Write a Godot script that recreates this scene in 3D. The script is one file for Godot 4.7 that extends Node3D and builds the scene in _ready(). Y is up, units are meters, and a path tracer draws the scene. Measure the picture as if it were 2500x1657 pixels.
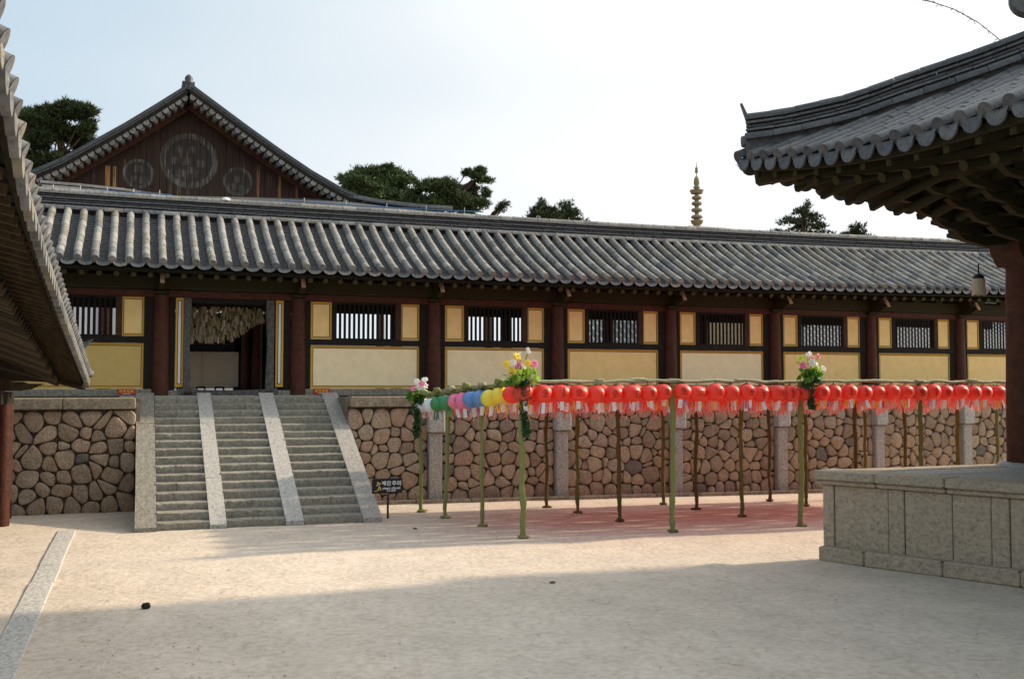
extends Node3D
# A temple courtyard: stone stair and retaining wall below a tiled gallery, a trellis of paper lanterns, halls on both sides.

const YAW := 20.31
const PITCH := 2.57
const FOCAL := 2480.0
const EYE := Vector3(0, 3.0, 0)
const SUN_AZ := 85.9
const SUN_EL := 29.0

var rng := RandomNumberGenerator.new()
var M := {}
var T := {}
var taken := {}
var shape_noise := FastNoiseLite.new()

# ---------------------------------------------------------------- mesh builder
class MB:
	var v := PackedVector3Array()
	var n := PackedVector3Array()
	var uv := PackedVector2Array()
	var c := PackedColorArray()
	var ix := PackedInt32Array()
	var col := Color(1, 1, 1)
	func vert(p: Vector3, nn: Vector3, t := Vector2.ZERO) -> int:
		v.append(p); n.append(nn); uv.append(t); c.append(col)
		return v.size() - 1
	func tri(a: Vector3, b: Vector3, d: Vector3) -> void:      # counter-clockwise seen from outside
		var nn := (b - a).cross(d - a).normalized()
		var i := vert(a, nn); vert(b, nn); vert(d, nn)
		ix.append_array([i, i + 2, i + 1])
	func quad(a: Vector3, b: Vector3, d: Vector3, e: Vector3) -> void:
		var nn := (d - a).cross(e - b).normalized()
		var i := vert(a, nn, Vector2(0, 1)); vert(b, nn, Vector2(1, 1)); vert(d, nn, Vector2(1, 0)); vert(e, nn, Vector2(0, 0))
		ix.append_array([i, i + 2, i + 1, i, i + 3, i + 2])
	func grid(rows: Array, smooth := true, closed := false, flip := false) -> void:   # rows of points; smooth normals by differences
		var nr := rows.size()
		var nc: int = rows[0].size()
		var start := v.size()
		for r in nr:
			var row: PackedVector3Array = rows[r]
			for k in nc:
				var p0: Vector3 = rows[maxi(r - 1, 0)][k]
				var p1: Vector3 = rows[mini(r + 1, nr - 1)][k]
				var ka := k - 1
				var kb := k + 1
				if closed:
					ka = posmod(ka, nc); kb = posmod(kb, nc)
				else:
					ka = maxi(ka, 0); kb = mini(kb, nc - 1)
				var nx := (row[kb] - row[ka]).cross(p1 - p0)
				if nx.length_squared() < 1e-14:
					var rr: PackedVector3Array = rows[r + 1] if r + 1 < nr else rows[r - 1]
					nx = (rr[kb] - rr[ka]).cross(p1 - p0)
				var nn := nx.normalized()
				if flip: nn = -nn
				vert(row[k], nn, Vector2(float(k) / maxf(1, nc - 1), float(r) / maxf(1, nr - 1)))
		var lim := nc if closed else nc - 1
		for r in nr - 1:
			for k in lim:
				var a := start + r * nc + k
				var b := start + r * nc + (k + 1) % nc
				var d := b + nc
				var e := a + nc
				if flip: ix.append_array([a, b, d, a, d, e])
				else: ix.append_array([a, d, b, a, e, d])
	func fan(center: Vector3, ring: PackedVector3Array, nn: Vector3) -> void:
		var i := vert(center, nn)
		for p in ring: vert(p, nn)
		var turn := Vector3.ZERO
		for k in ring.size() - 1: turn += (ring[k] - center).cross(ring[k + 1] - center)
		for k in ring.size() - 1:
			if turn.dot(nn) > 0: ix.append_array([i, i + 2 + k, i + 1 + k])
			else: ix.append_array([i, i + 1 + k, i + 2 + k])
	func box(ctr: Vector3, size: Vector3, b := Basis.IDENTITY, bev := 0.0) -> void:
		var h := size * 0.5
		var e := minf(bev, minf(h.x, minf(h.y, h.z)) * 0.9)
		for ax in 3:
			for sg in [-1.0, 1.0]:
				var u := (ax + 1) % 3
				var w := (ax + 2) % 3
				var pts := []
				for q in [[-1, -1], [1, -1], [1, 1], [-1, 1]]:
					var p := Vector3.ZERO
					p[ax] = sg * h[ax]; p[u] = q[0] * (h[u] - e); p[w] = q[1] * (h[w] - e)
					pts.append(ctr + b * p)
				if sg > 0: quad(pts[0], pts[1], pts[2], pts[3])
				else: quad(pts[3], pts[2], pts[1], pts[0])
		if e > 0.0:
			for ax in 3:
				var u := (ax + 1) % 3
				var w := (ax + 2) % 3
				for su in [-1.0, 1.0]:
					for sw in [-1.0, 1.0]:
						var pts := []
						for q in [[0, -1], [0, 1], [1, 1], [1, -1]]:
							var p := Vector3.ZERO
							p[ax] = q[1] * (h[ax] - e)
							p[u] = su * (h[u] if q[0] == 0 else h[u] - e)
							p[w] = sw * (h[w] - e if q[0] == 0 else h[w])
							pts.append(ctr + b * p)
						var nn: Vector3 = (pts[2] - pts[0]).cross(pts[3] - pts[1])
						var out := Vector3.ZERO
						out[u] = su; out[w] = sw
						if nn.dot(b * out) > 0: quad(pts[0], pts[1], pts[2], pts[3])
						else: quad(pts[3], pts[2], pts[1], pts[0])
	func beam(a: Vector3, b: Vector3, w: float, h: float, bev := 0.0, up := Vector3.UP) -> void:
		var d := (b - a)
		var z := d.normalized()
		var x := up.cross(z).normalized()
		var y := z.cross(x)
		box((a + b) * 0.5, Vector3(w, h, d.length()), Basis(x, y, z), bev)
	func tube(path: PackedVector3Array, radii: PackedFloat32Array, sides := 8, caps := true) -> void:
		var rows := []
		var last := path.size() - 1
		var ref := Vector3(0.123, 0.31, 0.94).normalized()
		for i in path.size():
			var d := (path[mini(i + 1, last)] - path[maxi(i - 1, 0)]).normalized()
			var r := ref if absf(d.dot(ref)) < 0.9 else Vector3(0.94, 0.2, 0.1).normalized()
			var x := d.cross(r).normalized()
			var y := d.cross(x)
			var ring := PackedVector3Array()
			for k in sides:
				var a := TAU * k / sides
				ring.append(path[i] + (x * cos(a) + y * sin(a)) * radii[i])
			rows.append(ring)
		grid(rows, true, true)
		if caps:
			var r0: PackedVector3Array = rows[0].duplicate()
			r0.append(r0[0]); r0.reverse()
			fan(path[0], r0, (path[0] - path[1]).normalized())
			var r1: PackedVector3Array = rows[last].duplicate()
			r1.append(r1[0])
			fan(path[last], r1, (path[last] - path[last - 1]).normalized())
	func rod(a: Vector3, b: Vector3, r: float, sides := 8) -> void:
		tube(PackedVector3Array([a, b]), PackedFloat32Array([r, r]), sides)
	func lathe(prof: Array, ctr: Vector3, sides := 16, b := Basis.IDENTITY) -> void:   # prof: [radius, y], from bottom to top
		var m := prof.size()
		var sn := []
		for i in m - 1:
			sn.append(Vector2(prof[i + 1][1] - prof[i][1], prof[i][0] - prof[i + 1][0]).normalized())
		for i in m - 1:
			var n0: Vector2 = sn[i]
			var n1: Vector2 = sn[i]
			if i > 0 and sn[i].dot(sn[i - 1]) > 0.6: n0 = (sn[i] + sn[i - 1]).normalized()
			if i < m - 2 and sn[i].dot(sn[i + 1]) > 0.6: n1 = (sn[i] + sn[i + 1]).normalized()
			var st := v.size()
			for k in sides:
				var a := TAU * k / sides
				var d := Vector3(cos(a), 0, -sin(a))
				vert(ctr + b * (d * prof[i][0] + Vector3(0, prof[i][1], 0)), (b * (d * n0.x + Vector3(0, n0.y, 0))).normalized())
				vert(ctr + b * (d * prof[i + 1][0] + Vector3(0, prof[i + 1][1], 0)), (b * (d * n1.x + Vector3(0, n1.y, 0))).normalized())
			for k in sides:
				var p := st + k * 2
				var q := st + ((k + 1) % sides) * 2
				ix.append_array([p, p + 1, q + 1, p, q + 1, q])
	func prism(poly: PackedVector2Array, o: Vector3, ex: Vector3, ey: Vector3, ez: Vector3) -> void:   # poly in ex, ey, extruded along ez
		var pts := poly
		if not Geometry2D.is_polygon_clockwise(pts):
			pass
		else:
			pts = poly.duplicate(); pts.reverse()
		var t := Geometry2D.triangulate_polygon(pts)
		var P := func(q: Vector2, s: float) -> Vector3: return o + ex * q.x + ey * q.y + ez * s
		var dir := ex.cross(ey).dot(ez) > 0
		for i in range(0, t.size(), 3):
			var a: Vector2 = pts[t[i]]
			var b: Vector2 = pts[t[i + 1]]
			var d: Vector2 = pts[t[i + 2]]
			if (b - a).cross(d - a) < 0:
				var s := b; b = d; d = s
			if dir:
				tri(P.call(a, 1.0), P.call(b, 1.0), P.call(d, 1.0)); tri(P.call(a, 0.0), P.call(d, 0.0), P.call(b, 0.0))
			else:
				tri(P.call(a, 1.0), P.call(d, 1.0), P.call(b, 1.0)); tri(P.call(a, 0.0), P.call(b, 0.0), P.call(d, 0.0))
		for i in pts.size():
			var a: Vector2 = pts[i]
			var b: Vector2 = pts[(i + 1) % pts.size()]
			if dir: quad(P.call(a, 0.0), P.call(b, 0.0), P.call(b, 1.0), P.call(a, 1.0))
			else: quad(P.call(b, 0.0), P.call(a, 0.0), P.call(a, 1.0), P.call(b, 1.0))
	func commit() -> ArrayMesh:
		var arr := []
		arr.resize(Mesh.ARRAY_MAX)
		arr[Mesh.ARRAY_VERTEX] = v; arr[Mesh.ARRAY_NORMAL] = n; arr[Mesh.ARRAY_TEX_UV] = uv; arr[Mesh.ARRAY_COLOR] = c; arr[Mesh.ARRAY_INDEX] = ix
		var m := ArrayMesh.new()
		m.add_surface_from_arrays(Mesh.PRIMITIVE_TRIANGLES, arr)
		return m

# ---------------------------------------------------------------- nodes
func numbered(called: String) -> String:
	var k: int = taken.get(called, 0)
	taken[called] = k + 1
	return called if k == 0 else "%s_%03d" % [called, k]

func meta(o: Node, label: String, category: String, group := "", kind := "") -> void:
	if label: o.set_meta("label", label)
	if category: o.set_meta("category", category)
	if group: o.set_meta("group", group)
	if kind: o.set_meta("kind", kind)

func thing(called: String, label: String, category: String, at := Vector3.ZERO, group := "") -> Node3D:
	var o := Node3D.new()
	o.name = numbered(called)
	add_child(o)
	o.position = at
	meta(o, label, category, group)
	return o

func put(called: String, mb, mat: Material, parent: Node3D, at := Vector3.ZERO) -> MeshInstance3D:   # mb in world places when the parent stands at the origin of its things
	var o := MeshInstance3D.new()
	o.name = called
	o.mesh = mb.commit() if mb is MB else mb
	o.material_override = mat
	parent.add_child(o, true)
	o.position = at
	return o

func part(called: String, mb, mat: Material, parent: Node3D) -> MeshInstance3D:   # mb holds world coordinates
	var o := put(called, mb, mat, parent)
	var base := Vector3.ZERO
	var q: Node3D = parent
	while q != self and q != null:
		base += q.position
		q = q.get_parent() as Node3D
	o.position = -base
	return o

func struct(called: String, mb, mat: Material) -> MeshInstance3D:
	var o := put(numbered(called), mb, mat, self)
	o.set_meta("kind", "structure")
	return o

# ---------------------------------------------------------------- camera geometry
func ray(px: float, py: float) -> Vector3:
	var y := deg_to_rad(YAW)
	var p := deg_to_rad(PITCH)
	var f := Vector3(sin(y) * cos(p), sin(p), -cos(y) * cos(p))
	var r := Vector3(cos(y), 0, sin(y))
	return (r * (px - 1250.0) - r.cross(f) * (py - 828.5) + f * FOCAL).normalized()

func at(px: float, py: float, z: float) -> Vector3:        # the point of the photograph's direction that lies at depth z
	var d := ray(px, py)
	return EYE + d * ((z - EYE.z) / d.z)

func gy(x: float) -> float:                                  # the court falls gently to the right
	return -0.014 * maxf(x - 3.0, 0.0)

# ---------------------------------------------------------------- textures and materials
func noise_bytes(size: int, freq: float, oct: int, seed_: int, type := FastNoiseLite.TYPE_SIMPLEX_SMOOTH) -> PackedByteArray:
	var f := FastNoiseLite.new()
	f.noise_type = type
	f.seed = seed_
	f.frequency = freq
	f.fractal_octaves = oct
	if type == FastNoiseLite.TYPE_CELLULAR: f.cellular_return_type = FastNoiseLite.RETURN_CELL_VALUE
	var im := f.get_seamless_image(size, size)
	im.convert(Image.FORMAT_L8)
	return im.get_data()

func tint_tex(key: String, size: int, layers: Array, ramp: Array) -> void:      # layers [bytes, weight]; ramp of [pos, Color] in sRGB
	var lut := PackedByteArray()
	lut.resize(256 * 3)
	for i in 256:
		var t := i / 255.0
		var cc: Color = ramp[0][1]
		for k in ramp.size() - 1:
			if t >= ramp[k][0]:
				var w: float = clampf((t - ramp[k][0]) / maxf(1e-5, ramp[k + 1][0] - ramp[k][0]), 0, 1)
				cc = (ramp[k][1] as Color).lerp(ramp[k + 1][1], w)
		lut[i * 3] = int(cc.r * 255); lut[i * 3 + 1] = int(cc.g * 255); lut[i * 3 + 2] = int(cc.b * 255)
	var out := PackedByteArray()
	out.resize(size * size * 3)
	var nl := layers.size()
	var la: PackedByteArray = layers[0][0]
	var wa: float = layers[0][1]
	var lb: PackedByteArray = layers[mini(1, nl - 1)][0]
	var wb: float = layers[1][1] if nl > 1 else 0.0
	var lc: PackedByteArray = layers[mini(2, nl - 1)][0]
	var wc: float = layers[2][1] if nl > 2 else 0.0
	for i in size * size:
		var t := int(la[i] * wa + lb[i] * wb + lc[i] * wc)
		t = clampi(t, 0, 255) * 3
		var o := i * 3
		out[o] = lut[t]; out[o + 1] = lut[t + 1]; out[o + 2] = lut[t + 2]
	T[key] = ImageTexture.create_from_image(Image.create_from_data(size, size, false, Image.FORMAT_RGB8, out))

func bump_tex(key: String, size: int, bytes: PackedByteArray, strength: float) -> void:
	var im := Image.create_from_data(size, size, false, Image.FORMAT_L8, bytes)
	im.convert(Image.FORMAT_RGBA8)
	im.bump_map_to_normal_map(strength)
	T[key] = ImageTexture.create_from_image(im)

func mk(key: String, lin: Color, rough: float, tex := "", scale := 0.25, bump := "", depth := 0.6, vcol := false) -> StandardMaterial3D:
	var m := StandardMaterial3D.new()
	m.albedo_color = lin.linear_to_srgb()
	m.roughness = rough
	m.metallic_specular = 0.35
	m.vertex_color_use_as_albedo = vcol
	if tex or bump:
		m.uv1_triplanar = true
		m.uv1_world_triplanar = true
		m.uv1_scale = Vector3.ONE * scale
	if tex: m.albedo_texture = T[tex]
	if bump:
		m.normal_enabled = true
		m.normal_texture = T[bump]
		m.normal_scale = depth
	M[key] = m
	return m

func make_textures() -> void:
	var w := Color(1, 1, 1)
	var fine := noise_bytes(512, 0.35, 2, 1, FastNoiseLite.TYPE_SIMPLEX)
	var mid := noise_bytes(512, 0.045, 4, 2)
	var big := noise_bytes(512, 0.009, 4, 3)
	var cell := noise_bytes(512, 0.12, 1, 4, FastNoiseLite.TYPE_CELLULAR)
	var patch := noise_bytes(512, 0.02, 5, 5)
	tint_tex("granite", 512, [[fine, 0.45], [mid, 0.25], [cell, 0.3]], [[0.2, Color(.55, .55, .56)], [0.42, Color(.84, .83, .82)], [0.6, Color(.93, .92, .90)], [0.8, Color(1, .98, .95)]])
	tint_tex("granite_dark", 512, [[fine, 0.5], [patch, 0.3], [cell, 0.2]], [[0.28, Color(.62, .61, .59)], [0.48, Color(.84, .83, .80)], [0.68, Color(1, .98, .94)]])
	tint_tex("rubble", 512, [[mid, 0.45], [fine, 0.35], [big, 0.2]], [[0.25, Color(.6, .55, .52)], [0.5, Color(.85, .82, .78)], [0.75, Color(1, .98, .95)]])
	tint_tex("plaster", 512, [[big, 0.4], [patch, 0.35], [fine, 0.25]], [[0.25, Color(.95, .945, .93)], [0.5, Color(.98, .975, .97)], [0.75, w]])
	tint_tex("tile", 512, [[patch, 0.45], [cell, 0.15], [fine, 0.4]], [[0.25, Color(.55, .56, .57)], [0.42, Color(.78, .78, .78)], [0.55, Color(.95, .945, .93)], [0.68, Color(1, .98, .93)], [0.76, Color(.85, .80, .68)]])
	tint_tex("wood", 512, [[patch, 0.5], [mid, 0.3], [fine, 0.2]], [[0.3, Color(.72, .70, .68)], [0.5, Color(.88, .87, .86)], [0.7, w]])
	tint_tex("cloth", 512, [[mid, 0.6], [fine, 0.4]], [[0.25, Color(.6, .66, .5)], [0.5, Color(.88, .9, .82)], [0.75, w]])
	tint_tex("danch", 512, [[cell, 0.4], [mid, 0.4], [fine, 0.2]], [[0.3, Color(.5, .62, .55)], [0.48, Color(.75, .78, .62)], [0.58, Color(1, .86, .66)], [0.66, Color(.85, .55, .42)], [0.75, Color(.8, .82, .7)]])
	var s1 := noise_bytes(1024, 0.22, 3, 11, FastNoiseLite.TYPE_SIMPLEX)
	var s2 := noise_bytes(1024, 0.022, 5, 12)
	var s3 := noise_bytes(1024, 0.006, 4, 13)
	tint_tex("sand", 1024, [[s1, 0.6], [s2, 0.25], [s3, 0.15]], [[0.25, Color(.74, .71, .66)], [0.45, Color(.92, .9, .87)], [0.62, Color(1, .985, .96)]])
	bump_tex("sand_n", 1024, s2, 5.0)
	bump_tex("rough_n", 512, mid, 6.0)
	bump_tex("grain_n", 512, fine, 4.0)

func make_materials() -> void:
	var m: StandardMaterial3D
	mk("sand", Color(.72, .645, .572), 0.95, "sand", 0.30, "sand_n", 0.55, true)
	mk("path", Color(.62, .60, .57), 0.85, "granite", 0.5, "rough_n", 0.3)
	mk("earth", Color(.3, .26, .21), 0.95, "rubble", 0.3)
	mk("mortar", Color(.10, .082, .062), 0.95, "rubble", 0.5)
	mk("granite", Color(.46, .44, .41), 0.8, "granite", 0.5, "grain_n", 0.5)
	mk("granite_pale", Color(.55, .535, .505), 0.8, "granite", 0.5, "grain_n", 0.5)
	mk("granite_warm", Color(.36, .30, .235), 0.85, "granite_dark", 0.4, "rough_n", 0.3)
	mk("granite_old", Color(.34, .32, .285), 0.9, "granite_dark", 0.6, "rough_n", 0.5)
	mk("platform", Color(.50, .405, .30), 0.85, "granite", 0.45, "rough_n", 0.3)
	mk("platform_edge", Color(.48, .40, .30), 0.85, "granite", 0.5, "rough_n", 0.3)
	mk("step", Color(.32, .305, .27), 0.9, "granite_dark", 0.7, "rough_n", 0.6)
	mk("step_worn", Color(.36, .345, .305), 0.9, "granite_dark", 0.7, "rough_n", 0.6)
	var stones := [Color(0.457, 0.354, 0.261), Color(0.435, 0.348, 0.273), Color(0.514, 0.419, 0.321), Color(0.400, 0.318, 0.242), Color(0.480, 0.407, 0.327), Color(0.354, 0.283, 0.224), Color(0.480, 0.365, 0.278), Color(0.217, 0.201, 0.188)]
	for i in stones.size(): mk("rubble%d" % i, stones[i], 0.92, "rubble", 0.7, "rough_n", 0.8)
	var tiles := [Color(0.293, 0.288, 0.274), Color(0.341, 0.331, 0.312), Color(0.237, 0.238, 0.242), Color(0.312, 0.293, 0.255), Color(0.189, 0.194, 0.204), Color(0.378, 0.369, 0.350), Color(0.255, 0.237, 0.204)]
	for i in tiles.size(): mk("tile%d" % i, tiles[i], 0.75, "tile", 0.8, "rough_n", 0.35)
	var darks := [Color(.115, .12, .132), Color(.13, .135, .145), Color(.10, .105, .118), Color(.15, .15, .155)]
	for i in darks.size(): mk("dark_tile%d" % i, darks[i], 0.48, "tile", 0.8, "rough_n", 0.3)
	mk("tile_v", Color(1, 1, 1), 0.75, "tile", 0.8, "rough_n", 0.35, true)
	mk("pan", Color(.115, .118, .125), 0.8, "tile", 0.8, "rough_n", 0.35)
	mk("red_wood", Color(.085, .024, .011), 0.6, "wood", 0.4, "rough_n", 0.25)
	mk("dark_wood", Color(.016, .012, .008), 0.75, "wood", 0.5, "rough_n", 0.3)
	mk("brown_wood", Color(.065, .032, .018), 0.7, "wood", 0.5, "rough_n", 0.3)
	mk("grey_wood", Color(.125, .118, .11), 0.85, "wood", 0.7, "rough_n", 0.6)
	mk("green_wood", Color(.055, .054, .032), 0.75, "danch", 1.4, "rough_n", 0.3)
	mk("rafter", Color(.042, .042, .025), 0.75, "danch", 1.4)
	mk("rafter_end", Color(.085, .088, .058), 0.8, "danch", 1.2)
	mk("teal", Color(.06, .22, .19), 0.7, "wood", 0.8)
	mk("bracket_tip", Color(.55, .38, .26), 0.7, "wood", 0.8)
	mk("ochre", Color(.62, .36, .06), 0.8, "plaster", 0.5)
	mk("line", Color(.035, .025, .02), 0.8)
	mk("cream", Color(.93, .67, .29), 0.85, "plaster", 0.35, "grain_n", 0.08)
	mk("cream_pale", Color(.94, .79, .50), 0.85, "plaster", 0.35, "grain_n", 0.08)
	mk("cream_warm", Color(.90, .64, .27), 0.85, "plaster", 0.35, "grain_n", 0.08)
	mk("cream_mottled", Color(.60, .43, .15), 0.85, "plaster", 0.6, "grain_n", 0.08)
	mk("white_paint", Color(.78, .77, .74), 0.7, "plaster", 0.6)
	mk("screen", Color(.80, .72, .58), 0.8, "plaster", 0.4)
	M.screen.backlight_enabled = true
	M.screen.backlight = Color(.8, .72, .58)
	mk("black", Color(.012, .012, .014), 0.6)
	mk("wall_white", Color(.8, .8, .82), 0.85, "plaster", 0.3)
	mk("gable_wood", Color(.17, .050, .020), 0.8, "wood", 0.6, "rough_n", 0.3)
	mk("gable_dark", Color(.075, .026, .013), 0.8, "wood", 0.6, "rough_n", 0.3)
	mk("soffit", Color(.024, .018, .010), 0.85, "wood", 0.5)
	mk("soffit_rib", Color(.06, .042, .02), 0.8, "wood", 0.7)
	mk("cloth_green", Color(.29, .29, .125), 0.9, "cloth", 1.6, "rough_n", 1.0)
	mk("cloth_pale", Color(.52, .50, .38), 0.9, "cloth", 1.6, "rough_n", 1.0)
	mk("pole_olive", Color(.20, .18, .065), 0.9, "cloth", 1.6, "rough_n", 0.8)
	mk("pole_brown", Color(.155, .115, .05), 0.9, "cloth", 1.6, "rough_n", 0.8)
	var hues := {"red": Color(.88, .062, .022), "yellow": Color(.92, .76, .04), "blue": Color(.10, .26, .60), "pink": Color(.93, .22, .40), "green": Color(.02, .24, .07), "white": Color(.82, .82, .86)}
	for k in hues:
		m = mk("lantern_" + k, hues[k], 0.45)
		m.backlight_enabled = true
		m.backlight = Color(.90, .13, .03) if k == "red" else hues[k] * 0.6
		m.clearcoat_enabled = true; m.clearcoat = 0.7; m.clearcoat_roughness = 0.32
		m.metallic_specular = 0.5
	m = mk("paper", Color(.82, .80, .84), 0.8)
	m.backlight_enabled = true; m.backlight = Color(.5, .5, .5)
	var rib := {"rib_pink": Color(.85, .46, .44), "rib_rose": Color(.88, .66, .60), "rib_yellow": Color(.85, .55, .05), "rib_blue": Color(.14, .13, .42), "rib_violet": Color(.50, .26, .42)}
	for k in rib:
		m = mk(k, rib[k], 0.6)
		m.backlight_enabled = true; m.backlight = rib[k] * .9
	var leaf := {"leaf": Color(.10, .22, .03), "leaf_lime": Color(.36, .48, .06), "ivy": Color(.02, .07, .02)}
	for k in leaf:
		m = mk(k, leaf[k], 0.55)
		m.backlight_enabled = true; m.backlight = leaf[k] * 1.3
	var petal := {"petal_pink": Color(.90, .28, .48), "petal_white": Color(.86, .85, .80), "petal_yellow": Color(.92, .70, .08), "petal_rose": Color(.75, .10, .18)}
	for k in petal:
		m = mk(k, petal[k], 0.6)
		m.backlight_enabled = true; m.backlight = petal[k] * .7
	m = mk("needle", Color(1, 1, 1), 0.7, "", 1, "", 1, true)
	m.backlight_enabled = true; m.backlight = Color(.06, .09, .03)
	mk("bark", Color(.12, .075, .05), 0.9, "wood", 1.0, "rough_n", 0.8)
	mk("sign_black", Color(.016, .017, .018), 0.5)
	mk("sign_white", Color(.75, .76, .75), 0.6)
	mk("sign_gold", Color(.70, .50, .16), 0.6)
	mk("plate_red", Color(.38, .05, .025), 0.6)
	mk("plate_gold", Color(.75, .42, .06), 0.6)
	mk("plastic_blue", Color(.05, .13, .28), 0.5)
	mk("steel", Color(.5, .5, .5), 0.5)
	mk("bell", Color(.46, .38, .28), 0.7, "plaster", 0.8)
	mk("spire", Color(.42, .34, .235), 0.9, "granite_dark", 0.5, "rough_n", 0.5)
	mk("chip", Color(.16, .11, .07), 0.9)

# ---------------------------------------------------------------- light and sky
func build_view() -> void:
	var cam := Camera3D.new()
	cam.name = "camera"
	add_child(cam)
	var y := deg_to_rad(YAW)
	var p := deg_to_rad(PITCH)
	var f := Vector3(sin(y) * cos(p), sin(p), -cos(y) * cos(p))
	var r := Vector3(cos(y), 0, sin(y))
	cam.transform = Transform3D(Basis(r, r.cross(f), -f), EYE)
	cam.fov = rad_to_deg(2.0 * atan(828.5 / FOCAL))
	cam.near = 0.05
	cam.far = 900.0
	cam.current = true
	var sun := DirectionalLight3D.new()
	sun.name = "sun"
	add_child(sun)
	var a := deg_to_rad(SUN_AZ)
	var e := deg_to_rad(SUN_EL)
	var to_sun := Vector3(sin(a) * cos(e), sin(e), -cos(a) * cos(e))
	sun.look_at_from_position(Vector3.ZERO, -to_sun, Vector3.UP)
	sun.light_color = Color(1.0, 0.92, 0.80)
	sun.light_energy = 1.1
	sun.light_angular_distance = 2.2
	sun.shadow_enabled = true
	# hazy spring sky: blue away from the sun, whitening towards it
	var w := 512
	var h := 256
	var sky := PackedFloat32Array()
	var cloud := FastNoiseLite.new()
	cloud.seed = 15; cloud.frequency = 0.9; cloud.fractal_octaves = 4
	sky.resize(w * h * 3)
	for j in h:
		var th := PI * (j + 0.5) / h
		for i in w:
			var ph := TAU * (i + 0.5) / w
			var d := Vector3(sin(th) * sin(ph), cos(th), -sin(th) * cos(ph))
			var el := maxf(d.y, 0.0)
			var ang := rad_to_deg(acos(clampf(d.dot(to_sun), -1, 1)))
			var blue := Color(.33, .455, .565).lerp(Color(.45, .555, .63), pow(1.0 - el, 3.0))
			var veil := 1.0 / (1.0 + pow(ang / 75.0, 8.0))
			var wisp := cloud.get_noise_3d(d.x * 1.2, d.y * 5.0, d.z * 1.2) * 0.5 + 0.5
			var cc := (blue * 0.94).lerp(Color(.625, .638, .645), clampf(veil + (wisp - .5) * 0.5, 0.0, 1.0))
			cc = cc * (0.98 + 0.09 * (wisp - .5))
			var glow := 1.0 + 9.0 * exp(-ang / 13.0)
			if d.y < 0: cc = cc.lerp(Color(.45, .40, .34), minf(1.0, -d.y * 6.0))
			var o := (j * w + i) * 3
			sky[o] = cc.r * glow; sky[o + 1] = cc.g * glow; sky[o + 2] = cc.b * glow
	var im := Image.create_from_data(w, h, false, Image.FORMAT_RGBF, sky.to_byte_array())
	var ps := PanoramaSkyMaterial.new()
	ps.panorama = ImageTexture.create_from_image(im)
	var s := Sky.new()
	s.sky_material = ps
	var env := Environment.new()
	env.background_mode = Environment.BG_SKY
	env.sky = s
	env.ambient_light_source = Environment.AMBIENT_SOURCE_SKY
	env.tonemap_mode = Environment.TONE_MAPPER_LINEAR
	env.tonemap_exposure = 1.52
	env.sdfgi_enabled = true
	env.ssao_enabled = true
	env.ssil_enabled = true
	var we := WorldEnvironment.new()
	we.name = "environment"
	we.environment = env
	add_child(we)

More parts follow.
